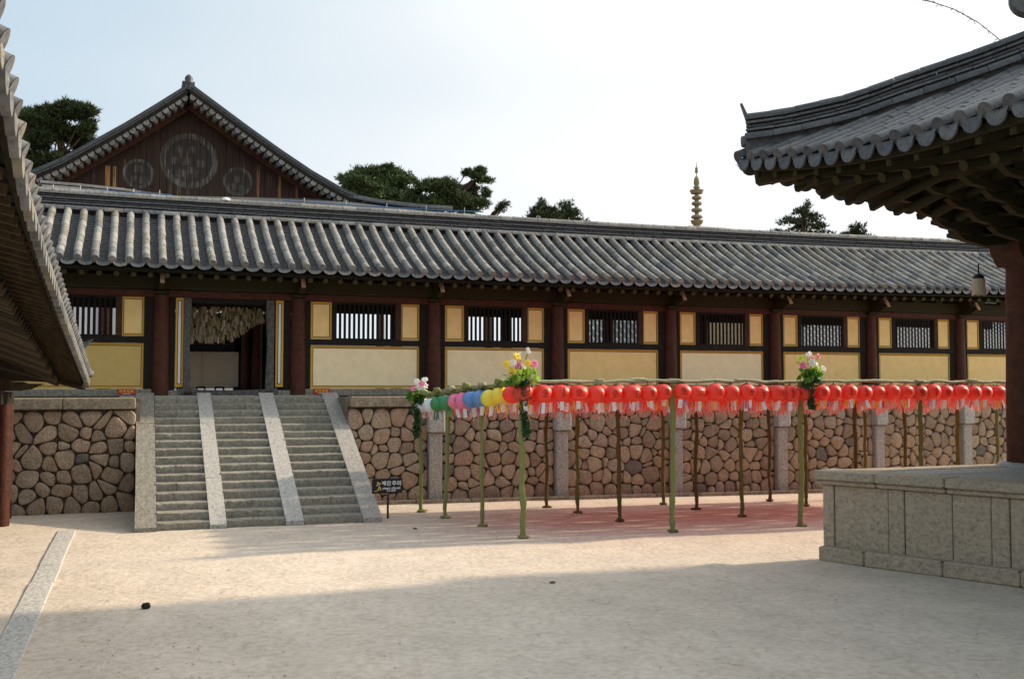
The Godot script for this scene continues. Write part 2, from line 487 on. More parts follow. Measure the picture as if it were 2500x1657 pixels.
# ---------------------------------------------------------------- ground
func build_ground() -> void:
	var f := FastNoiseLite.new()
	f.seed = 7; f.frequency = 0.35; f.fractal_octaves = 4
	var f2 := FastNoiseLite.new()
	var f3 := FastNoiseLite.new()
	f3.seed = 18; f3.frequency = 1.5; f3.fractal_octaves = 3
	f2.seed = 8; f2.frequency = 0.06; f2.fractal_octaves = 3
	var mb := MB.new()
	var xs := PackedFloat32Array([-150, -60, -30, -15])
	var q := -9.0
	while q < 26.0:
		xs.append(q); q += 0.22
	xs.append_array([28.0, 34.0, 45.0, 80.0, 150.0])
	var zs := PackedFloat32Array([150, 60, 20, 5, -2])
	q = -4.0
	while q > -26.3:
		zs.append(q); q -= 0.22
	zs.append(-26.6)
	var st := 0
	for z in zs:
		for x in xs:
			var y := gy(minf(x, 45.0))
			if x > -9.0 and x < 26.0 and z < -4.0: y += f.get_noise_2d(x, z) * 0.014 + f3.get_noise_2d(x, z) * 0.007
			var t := 0.5 + 0.5 * f.get_noise_2d(x * 2.0, z * 2.0)
			var g := 0.5 + 0.5 * f2.get_noise_2d(x, z * 1.6)
			var lv := 0.90 + 0.22 * (t - 0.5) + 0.2 * (g - 0.5)
			mb.col = Color(lv, lv * (0.985 + 0.02 * g), lv * (0.95 + 0.07 * g))
			var nn := Vector3.UP
			if x > -9.0 and x < 26.0 and z < -4.0:
				var e := 0.1
				nn = Vector3((f.get_noise_2d(x - e, z) - f.get_noise_2d(x + e, z)) * .014 + (f3.get_noise_2d(x - e, z) - f3.get_noise_2d(x + e, z)) * .007, 2 * e, (f.get_noise_2d(x, z - e) - f.get_noise_2d(x, z + e)) * .014 + (f3.get_noise_2d(x, z - e) - f3.get_noise_2d(x, z + e)) * .007).normalized()
			mb.vert(Vector3(x, y, z), nn)
	var nx := xs.size()
	for j in zs.size() - 1:
		for i in nx - 1:
			st = j * nx + i
			mb.ix.append_array([st, st + nx, st + 1, st + 1, st + nx, st + nx + 1])
	struct("ground", mb, M.sand)
	# the raised court behind the retaining wall
	mb = MB.new()
	mb.box(Vector3(-74.95, 1.30, -126.1), Vector3(150.1, 2.74, 199.8))
	mb.box(Vector3(77.55, 1.30, -126.1), Vector3(144.9, 2.74, 199.8))
	mb.box(Vector3(2.6, 1.30, -126.9), Vector3(5.0, 2.73, 198.2))
	struct("terrace", mb, M.earth)
	# stone strip that runs along the side hall
	var path := Node3D.new()
	path.name = numbered("path")
	add_child(path)
	path.set_meta("kind", "structure")
	var z0 := -22.9
	var i := 0
	while z0 < -4.0:
		var ln := rng.randf_range(1.0, 1.7)
		mb = MB.new()
		var wob := rng.randf_range(-0.012, 0.012)
		mb.box(Vector3(-1.29 + wob, -0.012 + rng.randf_range(0, 0.006), z0 + ln * 0.5), Vector3(0.34, 0.07, ln - 0.012), Basis.IDENTITY, 0.012)
		part("paving_slab", mb, M.path, path)
		z0 += ln
		i += 1
	# leaf scraps and grit lying on the sand
	mb = MB.new()
	for k in 2600:
		var z := -rng.randf_range(7.5, 23.0)
		var x := rng.randf_range(-0.9, 13.5)
		if k < 600: x = rng.randf_range(-0.8, 1.6)
		if x > 10.6 and z > -15.6: continue
		if z < -22.0 and x < 5.4: continue
		var s := rng.randf_range(0.005, 0.017)
		var a := rng.randf_range(0, TAU)
		var u := Vector3(cos(a), rng.randf_range(-.15, .15), sin(a)) * s
		var wv := Vector3(-sin(a), rng.randf_range(-.15, .15), cos(a)) * s * rng.randf_range(0.35, 0.8)
		var c := Vector3(x, gy(x) + 0.018, z)
		mb.quad(c - u - wv, c - u + wv, c + u + wv * 0.6, c + u - wv * 0.6)
	var o := put(numbered("leaf_litter"), mb, M.chip, self)
	meta(o, "brown leaf scraps and grit scattered over the sandy court", "litter", "", "stuff")

func rough_stone(size: Vector3, seed_: int, amp := 0.12) -> MB:     # a rounded lump sitting on y = 0
	var mb := MB.new()
	var f := FastNoiseLite.new()
	f.seed = seed_; f.frequency = 1.3
	var rows := []
	for j in 7:
		var th := PI * (1.0 - j / 6.0)
		var ring := PackedVector3Array()
		for k in 12:
			var a := TAU * k / 12
			var d := Vector3(sin(th) * cos(a), cos(th), -sin(th) * sin(a))
			var sq := Vector3(signf(d.x) * pow(absf(d.x), 0.6), signf(d.y) * pow(absf(d.y), 0.6), signf(d.z) * pow(absf(d.z), 0.6))
			var r := 1.0 + amp * f.get_noise_3dv(d * 1.5)
			ring.append(sq * r * size * 0.5 + Vector3(0, size.y * 0.47, 0))
		rows.append(ring)
	mb.grid(rows, true, true)
	return mb

# ---------------------------------------------------------------- rubble wall
func clip_poly(poly: PackedVector2Array, nrm: Vector2, off: float) -> PackedVector2Array:   # keeps nrm . p <= off
	var out := PackedVector2Array()
	for i in poly.size():
		var a := poly[i]
		var b := poly[(i + 1) % poly.size()]
		var da := nrm.dot(a) - off
		var db := nrm.dot(b) - off
		if da <= 0: out.append(a)
		if (da < 0 and db > 0) or (da > 0 and db < 0): out.append(a.lerp(b, da / (da - db)))
	return out

func chaikin(poly: PackedVector2Array, t: float) -> PackedVector2Array:
	var out := PackedVector2Array()
	for i in poly.size():
		var a := poly[i]
		var b := poly[(i + 1) % poly.size()]
		out.append(a.lerp(b, t)); out.append(a.lerp(b, 1.0 - t))
	return out

func rubble_panel(x0: float, x1: float, y0: float, y1: float, z: float, parent: Node3D, seed_: int, dark: float, joined: Array = []) -> void:
	var r := RandomNumberGenerator.new()
	r.seed = seed_
	var pts := []
	var wts := []
	var y := y0 + 0.2
	var row := 0
	while y < y1 - 0.05:
		var hh := r.randf_range(0.25, 0.35) * (1.12 if y < y0 + 0.7 else 1.0)
		var x := x0 + r.randf_range(0.1, 0.3)
		while x < x1 - 0.05:
			pts.append(Vector2(x + r.randf_range(-.06, .06), y + r.randf_range(-.11, .11)))
			wts.append(r.randf_range(-0.030, 0.030))
			x += r.randf_range(0.24, 0.52)
		y += hh
		row += 1
	for i in pts.size():
		var c: Vector2 = pts[i]
		var poly := PackedVector2Array([Vector2(x0, y0), Vector2(x1, y0), Vector2(x1, y1), Vector2(x0, y1)])
		for k in pts.size():
			if k == i: continue
			var d: Vector2 = pts[k] - c
			var ln := d.length()
			if ln > 1.5 or ln < 0.02: continue
			var nn := d / ln
			poly = clip_poly(poly, nn, nn.dot(c) + ln * 0.5 + (wts[i] - wts[k]) / ln * 0.5 - 0.008)
			if poly.size() < 3: break
		if poly.size() < 3: continue
		var mid := Vector2.ZERO
		for p in poly: mid += p
		mid /= poly.size()
		var area := 0.0
		for k in poly.size(): area += (poly[k] - mid).cross(poly[(k + 1) % poly.size()] - mid) * 0.5
		if absf(area) < 0.006: continue
		if area < 0: poly.reverse()
		poly = chaikin(chaikin(poly, r.randf_range(.20, .30)), 0.25)
		var mb := MB.new()
		var bulge := r.randf_range(0.07, 0.12)
		var rows := []
		var tiltx := r.randf_range(-0.25, 0.25)
		var tilty := r.randf_range(-0.2, 0.25)
		for q in [[1.0, 0.0], [1.0, 0.45], [0.95, 0.74], [0.84, 0.92], [0.5, 1.0], [0.0, 1.03]]:
			var ring := PackedVector3Array()
			for p in poly:
				var e := mid + (p - mid) * float(q[0])
				var dz: float = bulge * float(q[1])
				if q[1] > 0.3: dz += (tiltx * (e.x - mid.x) + tilty * (e.y - mid.y)) * 0.4 + shape_noise.get_noise_3d(e.x * 4.0, e.y * 4.0, i) * 0.03
				ring.append(Vector3(e.x, e.y, z + dz))
			rows.append(ring)
		mb.grid(rows, true, true)
		var ch := r.randf()
		var mi := r.randi_range(0, 6)
		if ch < dark: mi = 7
		if joined.is_empty(): part("stone", mb, M["rubble%d" % mi], parent)
		else:
			var jm: MB = joined[0]
			var base := jm.v.size()
			jm.v.append_array(mb.v); jm.n.append_array(mb.n); jm.uv.append_array(mb.uv)
			var tint := (M["rubble%d" % mi].albedo_color as Color).srgb_to_linear()
			for q in mb.v.size(): jm.c.append(tint)
			for q in mb.ix: jm.ix.append(base + q)

func build_walls() -> void:
	var zf := -26.02
	# the part left of the stair
	var w := thing("retaining_wall", "fieldstone retaining wall in deep shade beside the stair foot and the side hall", "wall", Vector3(-1.4, 0, zf))
	var mb := MB.new()
	mb.box(Vector3(-1.71, 1.2, zf - 0.12), Vector3(3.4, 2.5, 0.24))
	part("mortar_bed", mb, M.mortar, w)
	rubble_panel(-3.2, 0.01, -0.05, 2.40, zf, w, 21, 0.03)
	var x := -3.6
	for ln in [2.0, 1.605]:
		mb = MB.new()
		mb.box(Vector3(x + ln * 0.5, 2.565, zf - 0.10), Vector3(ln - 0.01, 0.27, 0.60), Basis.IDENTITY, 0.02)
		part("coping_slab", mb, M.granite_warm, w)
		x += ln
	# the part right of the stair
	w = thing("retaining_wall", "long tan fieldstone retaining wall with granite posts behind the lantern trellis", "wall", Vector3(16, 0, zf))
	mb = MB.new()
	mb.box(Vector3(20.18, 1.0, zf - 0.12), Vector3(30.04, 2.9, 0.24))
	part("mortar_bed", mb, M.mortar, w)
	var posts := [7.42, 11.03, 14.62, 18.2, 21.8, 25.3, 28.8]
	var far_stones := MB.new()
	mk("rubble_v", Color(1, 1, 1), 0.92, "rubble", 0.7, "rough_n", 0.8, true)
	var xa := 5.12
	var sd := 31
	for k in posts.size() + 1:
		var xb: float = posts[k] - 0.18 if k < posts.size() else 32.0
		if k < 4: rubble_panel(xa, xb, gy(xa) - 0.06, 2.40, zf, w, sd, 0.05)
		else: rubble_panel(xa, xb, gy(xa) - 0.06, 2.40, zf, w, sd, 0.05, [far_stones])
		sd += 1
		if k < posts.size(): xa = posts[k] + 0.18
	var so := part("stones", far_stones, M.rubble_v, w)
	so.set_meta("kind", "stuff")
	for px in posts:
		mb = MB.new()
		mb.box(Vector3(px, (1.76 + gy(px) - .1) * 0.5, zf + 0.09), Vector3(0.35, 1.76 - gy(px) + .1, 0.30), Basis.IDENTITY, 0.03)
		part("post", mb, M.granite, w)
		mb = MB.new()
		mb.box(Vector3(px + rng.randf_range(-.02, .02), 2.06, zf + 0.13), Vector3(0.44, 0.60, 0.42), Basis.IDENTITY, 0.025)
		part("post_head", mb, M.granite_pale, w)
	x = 5.155
	while x < 33.0:
		var ln := rng.randf_range(1.7, 2.3)
		mb = MB.new()
		mb.box(Vector3(x + ln * 0.5, 2.565 + rng.randf_range(-.006, .006), zf - 0.10 + rng.randf_range(-.008, .008)), Vector3(ln - 0.012, 0.27, 0.60), Basis.IDENTITY, 0.02)
		part("coping_slab", mb, M.granite_warm, w)
		x += ln
	# low kerb along its foot
	var kerb := Node3D.new()
	kerb.name = numbered("kerb")
	add_child(kerb)
	kerb.set_meta("kind", "structure")
	x = 5.5
	while x < 32.0:
		var ln := rng.randf_range(1.1, 2.2)
		mb = MB.new()
		mb.beam(Vector3(x, gy(x) + 0.015, zf + 0.43 + rng.randf_range(-.015, .015)), Vector3(x + ln - 0.015, gy(x + ln) + 0.015, zf + 0.43), 0.16, 0.16, 0.02)
		part("kerb_stone", mb, M.granite_warm, kerb)
		x += ln

# ---------------------------------------------------------------- stair
func worn_step(x0: float, x1: float, ytop: float, zf: float, zb: float, h: float, seed_: int) -> MB:
	var mb := MB.new()
	var f := FastNoiseLite.new()
	f.seed = seed_; f.frequency = 1.7; f.fractal_octaves = 3
	var n := 16
	var rows := []
	for k in n + 1:
		var x := lerpf(x0, x1, float(k) / n)
		var e := f.get_noise_1d(x * 2.0) * 0.012
		var s := f.get_noise_1d(x * 2.0 + 40.0) * 0.008
		var chip := maxf(0.0, f.get_noise_1d(x * 5.0 + 90.0) - 0.33) * 0.16
		var sag := -0.012 * sin(PI * k / float(n))
		var ty := ytop + s + sag
		rows.append(PackedVector3Array([Vector3(x, ytop - h, zf + e * 0.5 - 0.012), Vector3(x, ytop - h * 0.5, zf + e - 0.004), Vector3(x, ty - 0.022 - chip, zf + e + 0.004), Vector3(x, ty - 0.004 - chip * .6, zf + e - 0.010 - chip * .5), Vector3(x, ty, zf + e - 0.04 - chip * .5), Vector3(x, ytop + s, zf - 0.2), Vector3(x, ytop, zb)]))
	mb.grid(rows, true, false, true)
	for q in [[0, -1.0], [n, 1.0]]:
		var ring: PackedVector3Array = rows[q[0]].duplicate()
		ring.append(Vector3(ring[0].x, ytop - h, zb)); ring.append(ring[0])
		if q[1] < 0: ring.reverse()
		mb.fan(Vector3(ring[0].x, ytop - h * 0.5, (zf + zb) * 0.5), ring, Vector3(q[1], 0, 0))
	return mb

func build_stair() -> void:
	var st := thing("stone_stair", "broad granite stair of three parallel flights between four sloping side slabs", "stair", Vector3(2.6, 0, -24.8))
	var rise := 2.70 / 16.0
	var run := 5.44 / 16.0
	var z0 := -22.20
	var rails := [[0.02, 0.44], [1.49, 1.83], [3.05, 3.43], [4.72, 5.14]]
	for fl in 3:
		var xa: float = rails[fl][1] + 0.004
		var xb: float = rails[fl + 1][0] - 0.004
		for k in 16:
			var yt := rise * (k + 1) + rng.randf_range(-.01, .01)
			var zf := z0 - 0.02 - run * k + rng.randf_range(-.012, .012)
			var cut := [xa, xb]
			if rng.randf() < 0.55: cut = [xa, lerpf(xa, xb, rng.randf_range(.3, .7)), xb]
			for c in cut.size() - 1:
				var sm := worn_step(cut[c], cut[c + 1] - (.006 if c < cut.size() - 2 else 0.0), yt + rng.randf_range(-.004, .004), zf + rng.randf_range(-.008, .008), zf - run - 0.14, rise + 0.05, 100 + fl * 40 + k * 2 + c)
				part("step", sm, M.step if rng.randf() < .6 else M.step_worn, st)
	# sloping side slabs, each cut in blocks
	var slope := rise / run
	var cuts := [[0.0, 0.20, 0.37, 0.72, 1.0], [0.0, 0.30, 0.58, 0.72, 1.0], [0.0, 0.42, 0.76, 1.0], [0.0, 0.19, 0.40, 0.64, 1.0]]
	var mats := ["granite_old", "granite_pale", "granite_pale", "granite"]
	for b in 4:
		var xa: float = rails[b][0]
		var xb: float = rails[b][1]
		var total := 5.44 + 0.10
		for k in cuts[b].size() - 1:
			var sa: float = cuts[b][k] * total
			var sb: float = cuts[b][k + 1] * total - 0.014
			var zs := z0 + 0.06 - sa
			var ze := z0 + 0.06 - sb
			var lift := 0.135 + rng.randf_range(-.006, .006)
			var ya := lift + slope * (sa - 0.06)
			var yb := minf(lift + slope * (sb - 0.06), 2.80)
			var poly := PackedVector2Array()
			if k == 0: poly = PackedVector2Array([Vector2(zs, -0.12), Vector2(zs, ya - .012), Vector2(zs - .02, ya + .006), Vector2(ze, yb), Vector2(ze, -0.12)])
			else: poly = PackedVector2Array([Vector2(zs, maxf(ya - 0.85, -0.12)), Vector2(zs, ya - .008), Vector2(zs - .012, ya), Vector2(ze + .012, yb), Vector2(ze, yb - .008), Vector2(ze, maxf(yb - 0.85, -0.1))])
			var mb := MB.new()
			mb.prism(poly, Vector3(xa + rng.randf_range(-.006, .006), 0, 0), Vector3(0, 0, 1), Vector3.UP, Vector3(xb - xa, 0, 0))
			part("side_slab", mb, M[mats[b]], st)
	# solid flanks under the outer slabs
	for q in [[0.03, 0.40, "granite_old"], [4.76, 5.10, "granite_old"]]:
		var mb := MB.new()
		mb.prism(PackedVector2Array([Vector2(-22.3, -0.1), Vector2(-27.6, -0.1), Vector2(-27.6, 2.55), Vector2(-22.3, -0.02)]), Vector3(q[0], 0, 0), Vector3(0, 0, 1), Vector3.UP, Vector3(q[1] - q[0], 0, 0))
		part("flank", mb, M[q[2]], st)
	# landing slab and threshold stones
	var mb := MB.new()
	mb.box(Vector3(2.4, 2.66, -27.9), Vector3(5.6, 0.13, 0.5), Basis.IDENTITY, 0.015)
	part("landing", mb, M.granite, st)

# ---------------------------------------------------------------- tiled roofs
func rise_at(t: float, s0: float, cv: float) -> float:
	return s0 * t + cv * t * t

func roll_tile(mb: MB, p0: Vector3, p1: Vector3, side: Vector3, r0: float, r1: float, end_disc: bool) -> void:   # one half-round cover tile, lower end at p0
	var d := (p1 - p0).normalized()
	var up := side.cross(d).normalized()
	if up.y < 0: up = -up
	var rows := []
	var ns := 8
	for q in [[p0, r0], [p1, r1]]:
		var ring := PackedVector3Array()
		for k in ns + 1:
			var a := PI * (-0.08 + 1.16 * k / ns)
			ring.append(q[0] + (side * cos(a) + up * sin(a)) * float(q[1]))
		rows.append(ring)
	mb.grid(rows, true, false, (side.cross(up)).dot(d) < 0)
	var lip: PackedVector3Array = rows[0].duplicate()
	if end_disc:
		lip = PackedVector3Array()
		for k in 15:
			var a := TAU * k / 14
			lip.append(p0 - d * 0.005 + (side * cos(a) + up * sin(a)) * r0)
	mb.fan(p0 - d * (0.005 if end_disc else 0.0), lip, -d)

func pan_strip(mb: MB, foot: Vector3, inward: Vector3, side: Vector3, width: float, length: float, s0: float, cv: float, n: int, sag: float) -> void:
	var ns := 4
	for j in n:
		var t0 := length * j / n
		var t1 := length * (j + 1.25) / n
		var a := foot + inward * t0 + Vector3.UP * (rise_at(t0, s0, cv) + 0.040)
		var b := foot + inward * t1 + Vector3.UP * (rise_at(t1, s0, cv) - 0.004)
		var rows := []
		var under := PackedVector3Array()
		for q in [a, b]:
			var ring := PackedVector3Array()
			for k in ns + 1:
				var u := -1.0 + 2.0 * k / ns
				ring.append(q + side * u * width * 0.5 + Vector3.UP * (sag * (u * u - 1.0)))
			rows.append(ring)
		mb.grid(rows, true, false, side.cross(Vector3.UP).dot(inward) > 0)
		for k in ns + 1: under.append(rows[0][k] - Vector3.UP * 0.034)
		mb.grid([under, rows[0]], true, false, side.cross(Vector3.UP).dot(inward) > 0)

func drip_tile(foot: Vector3, inward: Vector3, side: Vector3, width: float, sag: float, drop: float, thick := 0.03) -> MB:   # the hanging crescent between two rolls
	var mb := MB.new()
	var n := 8
	var tops := PackedVector3Array()
	var bots := PackedVector3Array()
	var outw := -inward
	for k in n + 1:
		var u := -1.0 + 2.0 * k / n
		var tp := foot + side * u * width * 0.5 + Vector3.UP * (sag * (u * u - 1.0) + 0.02)
		tops.append(tp)
		bots.append(foot + side * u * width * 0.47 + outw * 0.03 - Vector3.UP * (sag + drop * sqrt(maxf(0.0, 1.0 - u * u * 0.92)) - 0.02))
	var fl := side.cross(Vector3.UP).dot(inward) > 0
	mb.grid([bots, tops], true, false, fl)
	var tb := PackedVector3Array()
	var bb := PackedVector3Array()
	for k in n + 1:
		tb.append(tops[k] + inward * thick); bb.append(bots[k] + inward * thick)
	mb.grid([bb, tb], true, false, not fl)
	mb.grid([bb, bots], true, false, fl)
	return mb

func tile_roll_row(foot: Vector3, inward: Vector3, side: Vector3, length: float, s0: float, cv: float, r: float, n: int, parent: Node3D, mats: Array, merged: MB, merged_cols: Array) -> void:
	for j in n:
		var t0 := length * j / n
		var t1 := length * (j + 1) / n + 0.02
		var jit := side * rng.randf_range(-.008, .008) + Vector3.UP * rng.randf_range(-.004, .006)
		var p0 := foot + inward * t0 + Vector3.UP * rise_at(t0, s0, cv) + jit
		var p1 := foot + inward * t1 + Vector3.UP * rise_at(t1, s0, cv) + jit
		if merged != null:
			merged.col = merged_cols[rng.randi_range(0, merged_cols.size() - 1)]
			roll_tile(merged, p0, p1, side, r * 1.02, r * 0.965, j == 0)
		else:
			var mb := MB.new()
			roll_tile(mb, p0, p1, side, r * 1.02, r * 0.965, j == 0)
			part("cover_tile", mb, M[mats[rng.randi_range(0, mats.size() - 1)]], parent)

func polyline_point(pts: PackedVector3Array, s: float) -> Vector3:
	for i in pts.size() - 1:
		var d := pts[i].distance_to(pts[i + 1])
		if s <= d or i == pts.size() - 2: return pts[i].lerp(pts[i + 1], s / d)
		s -= d
	return pts[pts.size() - 1]

func poly_length(pts: PackedVector3Array) -> float:
	var s := 0.0
	for i in pts.size() - 1: s += pts[i].distance_to(pts[i + 1])
	return s

func ridge_wall(pts: PackedVector3Array, parent: Node3D, mats: Array, layers: int, lay_h: float, half_w: float, base_roll: bool) -> void:   # a ridge laid of tile courses; pts run along its foot
	var total := poly_length(pts)
	var y := 0.0
	if base_roll:
		var s := 0.0
		while s < total - 0.1:
			var ln := minf(0.5, total - s)
			var a := polyline_point(pts, s + 0.006)
			var b := polyline_point(pts, s + ln - 0.004)
			var d := (b - a).normalized()
			var sd := d.cross(Vector3.UP).normalized()
			for g in [-1.0, 1.0]:
				var mb := MB.new()
				var off: Vector3 = sd * g * (half_w + 0.03) + Vector3.UP * rng.randf_range(-.004, .006)
				roll_tile(mb, a + off, b + off, sd, 0.105, 0.098, false)
				part("ridge_tile", mb, M[mats[rng.randi_range(0, mats.size() - 1)]], parent)
			s += ln
		y = 0.07
	for k in layers:
		var mb := MB.new()
		var s := -rng.randf_range(0, 0.3)
		while s < total:
			var a := polyline_point(pts, maxf(s, 0.0))
			var b := polyline_point(pts, minf(s + 0.36, total))
			if a.distance_to(b) > 0.05:
				var wv := half_w + (0.06 if k == layers - 1 else rng.randf_range(-.02, .02) + (.02 if k % 2 else -.02))
				mb.beam(a + Vector3.UP * (y + lay_h * 0.45), b + Vector3.UP * (y + lay_h * 0.45) - (b - a).normalized() * 0.008, wv * 2.0, lay_h * 0.55)
			s += 0.36
		part("ridge_course", mb, M[mats[1] if k == layers - 1 else ("tile4" if k % 2 else "dark_tile%d" % (k % 4))], parent)
		y += lay_h
	var s2 := 0.0
	while s2 < total - 0.1:
		var ln := minf(0.42, total - s2)
		var a := polyline_point(pts, s2 + 0.004) + Vector3.UP * y
		var b := polyline_point(pts, s2 + ln) + Vector3.UP * y
		var mb := MB.new()
		var sd := (b - a).normalized().cross(Vector3.UP).normalized()
		roll_tile(mb, a, b, sd, half_w * 0.62, half_w * 0.58, false)
		part("ridge_cap", mb, M[mats[rng.randi_range(0, mats.size() - 1)]], parent)
		s2 += ln

# ---------------------------------------------------------------- the gallery
const ZC := -28.2
const BAY := 3.855
var col_x := [-3.265, 0.59, 4.15, 8.005, 11.86, 15.715, 19.57, 23.425, 27.28, 31.135]

func gallery_rise(x: float) -> float:
	return 0.28 * pow(clampf((x - 12.0) / 20.0, 0, 1), 1.6) + 0.05 * pow(clampf((2.0 - x) / 6.0, 0, 1), 2.0)

func framed_panel(g: Node3D, called: String, x0: float, x1: float, y0: float, y1: float, face: String, edge: float) -> void:
	var z := ZC + 0.02
	var fr := MB.new()
	fr.box(Vector3((x0 + x1) * .5, y1 - edge * .5, z), Vector3(x1 - x0, edge, 0.05))
	fr.box(Vector3((x0 + x1) * .5, y0 + edge * .5, z), Vector3(x1 - x0, edge, 0.05))
	fr.box(Vector3(x0 + edge * .5, (y0 + y1) * .5, z), Vector3(edge, y1 - y0 - edge * 2, 0.05))
	fr.box(Vector3(x1 - edge * .5, (y0 + y1) * .5, z), Vector3(edge, y1 - y0 - edge * 2, 0.05))
	var body := MB.new()
	var e := edge
	body.box(Vector3((x0 + x1) * .5, (y0 + y1) * .5, z - 0.012), Vector3(x1 - x0 - e * 2, y1 - y0 - e * 2, 0.04))
	var p := part(called, body, M[face], g)
	part("border", fr, M.ochre, p)
	var ln := MB.new()
	var q := edge + 0.006
	var t := 0.016
	var zz := z + 0.012
	ln.box(Vector3((x0 + x1) * .5, y1 - q, zz), Vector3(x1 - x0 - q * 2 + t, t, 0.012))
	ln.box(Vector3((x0 + x1) * .5, y0 + q, zz), Vector3(x1 - x0 - q * 2 + t, t, 0.012))
	ln.box(Vector3(x0 + q, (y0 + y1) * .5, zz), Vector3(t, y1 - y0 - q * 2 - t, 0.012))
	ln.box(Vector3(x1 - q, (y0 + y1) * .5, zz), Vector3(t, y1 - y0 - q * 2 - t, 0.012))
	part("border_line", ln, M.line, p)

func build_gallery() -> void:
	var g := thing("temple_gallery", "long tiled temple gallery with red columns and cream wall panels on the stone terrace", "gallery", Vector3(14, 2.7, -30.4))
	var x0 := -3.9
	var x1 := 33.2
	var mb: MB
	# columns, front and back
	for i in col_x.size():
		var x: float = col_x[i]
		mb = MB.new()
		mb.lathe([[0.0, 2.66], [0.215, 2.66], [0.212, 3.6], [0.20, 4.6], [0.19, 5.36], [0.0, 5.36]], Vector3(x, 0, ZC + 0.06), 20)
		part("column", mb, M.red_wood, g)
		mb = MB.new()
		mb.lathe([[0.0, 2.62], [0.20, 2.62], [0.19, 5.4], [0.0, 5.4]], Vector3(x, 0, -32.6), 14)
		part("rear_column", mb, M.red_wood, g)
	# long timbers
	var segs := [["lintel", 5.40, 0.19, 0.20, "brown_wood", 0.02], ["beam", 5.69, 0.36, 0.26, "green_wood", 0.03], ["purlin_board", 5.91, 0.07, 0.10, "dark_wood", -0.05]]
	for s in segs:
		for i in col_x.size() - 1:
			mb = MB.new()
			var a: float = col_x[i] + (0.0 if s[0] != "lintel" else 0.16)
			var b: float = col_x[i + 1] - (0.004 if s[0] != "lintel" else 0.16)
			mb.box(Vector3((a + b) * .5, s[1], ZC + s[5]), Vector3(b - a, s[2], s[3]), Basis.IDENTITY, 0.012)
			part(s[0], mb, M.red_wood if s[0] == "lintel" else M[s[4]], g)
	for i in col_x.size() - 1:
		mb = MB.new()
		mb.rod(Vector3(col_x[i], 6.07, ZC + 0.06), Vector3(col_x[i + 1] - .004, 6.07, ZC + 0.06), 0.13, 12)
		part("purlin", mb, M.green_wood, g)
		var mid: float = (col_x[i] + col_x[i + 1]) * .5
		mb = MB.new()
		mb.box(Vector3(mid, 5.535, ZC + 0.153), Vector3(2.05, 0.035, 0.012))
		part("teal_stripe", mb, M.teal, g)
		mb = MB.new()
		mb.box(Vector3(mid, 6.02, ZC + 0.178), Vector3(1.9, 0.05, 0.02))
		part("teal_stripe", mb, M.teal, g)
		for k in 3:                                                # blocks that carry the purlin
			var bx := lerpf(col_x[i], col_x[i + 1], 0.25 + 0.25 * k)
			mb = MB.new()
			mb.prism(PackedVector2Array([Vector2(-.11, 0), Vector2(.11, 0), Vector2(.17, .12), Vector2(-.17, .12)]), Vector3(bx, 5.86, ZC + 0.02), Vector3.RIGHT, Vector3.UP, Vector3(0, 0, 0.16))
			part("carrier_block", mb, M.green_wood, g)
	# brackets on the column heads
	for i in col_x.size():
		var x: float = col_x[i]
		mb = MB.new()
		mb.box(Vector3(x, 5.43, ZC + 0.06), Vector3(0.42, 0.10, 0.46), Basis.IDENTITY, 0.03)
		part("column_cap", mb, M.green_wood, g)
		mb = MB.new()
		mb.prism(PackedVector2Array([Vector2(0, 5.50), Vector2(0.28, 5.50), Vector2(0.52, 5.46), Vector2(0.80, 5.60), Vector2(0.70, 5.66), Vector2(0.52, 5.72), Vector2(0.46, 5.9), Vector2(0.3, 6.0), Vector2(0, 6.0)]), Vector3(x - 0.07, 0, ZC + 0.15), Vector3(0, 0, 1), Vector3.UP, Vector3(0.14, 0, 0))
		part("bracket", mb, M.green_wood, g)
		mb = MB.new()
		mb.prism(PackedVector2Array([Vector2(0.34, 5.90), Vector2(0.60, 5.86), Vector2(0.74, 5.94), Vector2(0.66, 6.06), Vector2(0.34, 6.08)]), Vector3(x - 0.09, 0, ZC + 0.15), Vector3(0, 0, 1), Vector3.UP, Vector3(0.18, 0, 0))
		part("beam_end", mb, M.red_wood, g)
		mb = MB.new()
		mb.beam(Vector3(x, 5.60, ZC + 1.00), Vector3(x, 5.84, ZC + 0.86), 0.11, 0.03, 0.0, Vector3(0, 0, 1))
		part("bracket_tip", mb, M.bracket_tip, g)
	# walls of each bay
	var faces := ["cream_mottled", "", "cream_pale", "cream_pale", "cream", "cream_pale", "cream", "cream", "cream", "cream"]
	for i in col_x.size() - 1:
		var a: float = col_x[i]
		var b: float = col_x[i + 1]
		mb = MB.new()
		mb.box(Vector3((a + b) * .5, 2.80, ZC - 0.02), Vector3(b - a - .3, 0.20, 0.22), Basis.IDENTITY, 0.02)
		if i == 1:
			continue
		part("ground_sill", mb, M.granite_old, g)
		for q in [[a + .26, 0.16], [b - .31, 0.22], [a + .995, 0.13], [b - 1.035, 0.16]]:
			mb = MB.new()
			var inner: bool = q[0] > a + .5 and q[0] < b - .5
			var yb := 4.27 if inner else 2.9
			mb.box(Vector3(q[0], (5.31 + yb) * .5, ZC), Vector3(q[1], 5.31 - yb, 0.16))
			part("wall_post", mb, M.brown_wood if inner and q[0] > a + 2.0 else M.dark_wood, g)
		mb = MB.new()
		mb.box(Vector3((a + b) * .5, 4.185, ZC + 0.01), Vector3(b - a - .36, 0.165, 0.19))
		part("wall_rail", mb, M.dark_wood, g)
		framed_panel(g, "upper_panel", a + .345, a + .925, 4.275, 5.30, "cream" if (i * 7) % 3 else "cream_warm", 0.052)
		framed_panel(g, "upper_panel", b - .975, b - .41, 4.275, 5.30, "cream" if (i * 7) % 3 else "cream_warm", 0.052)
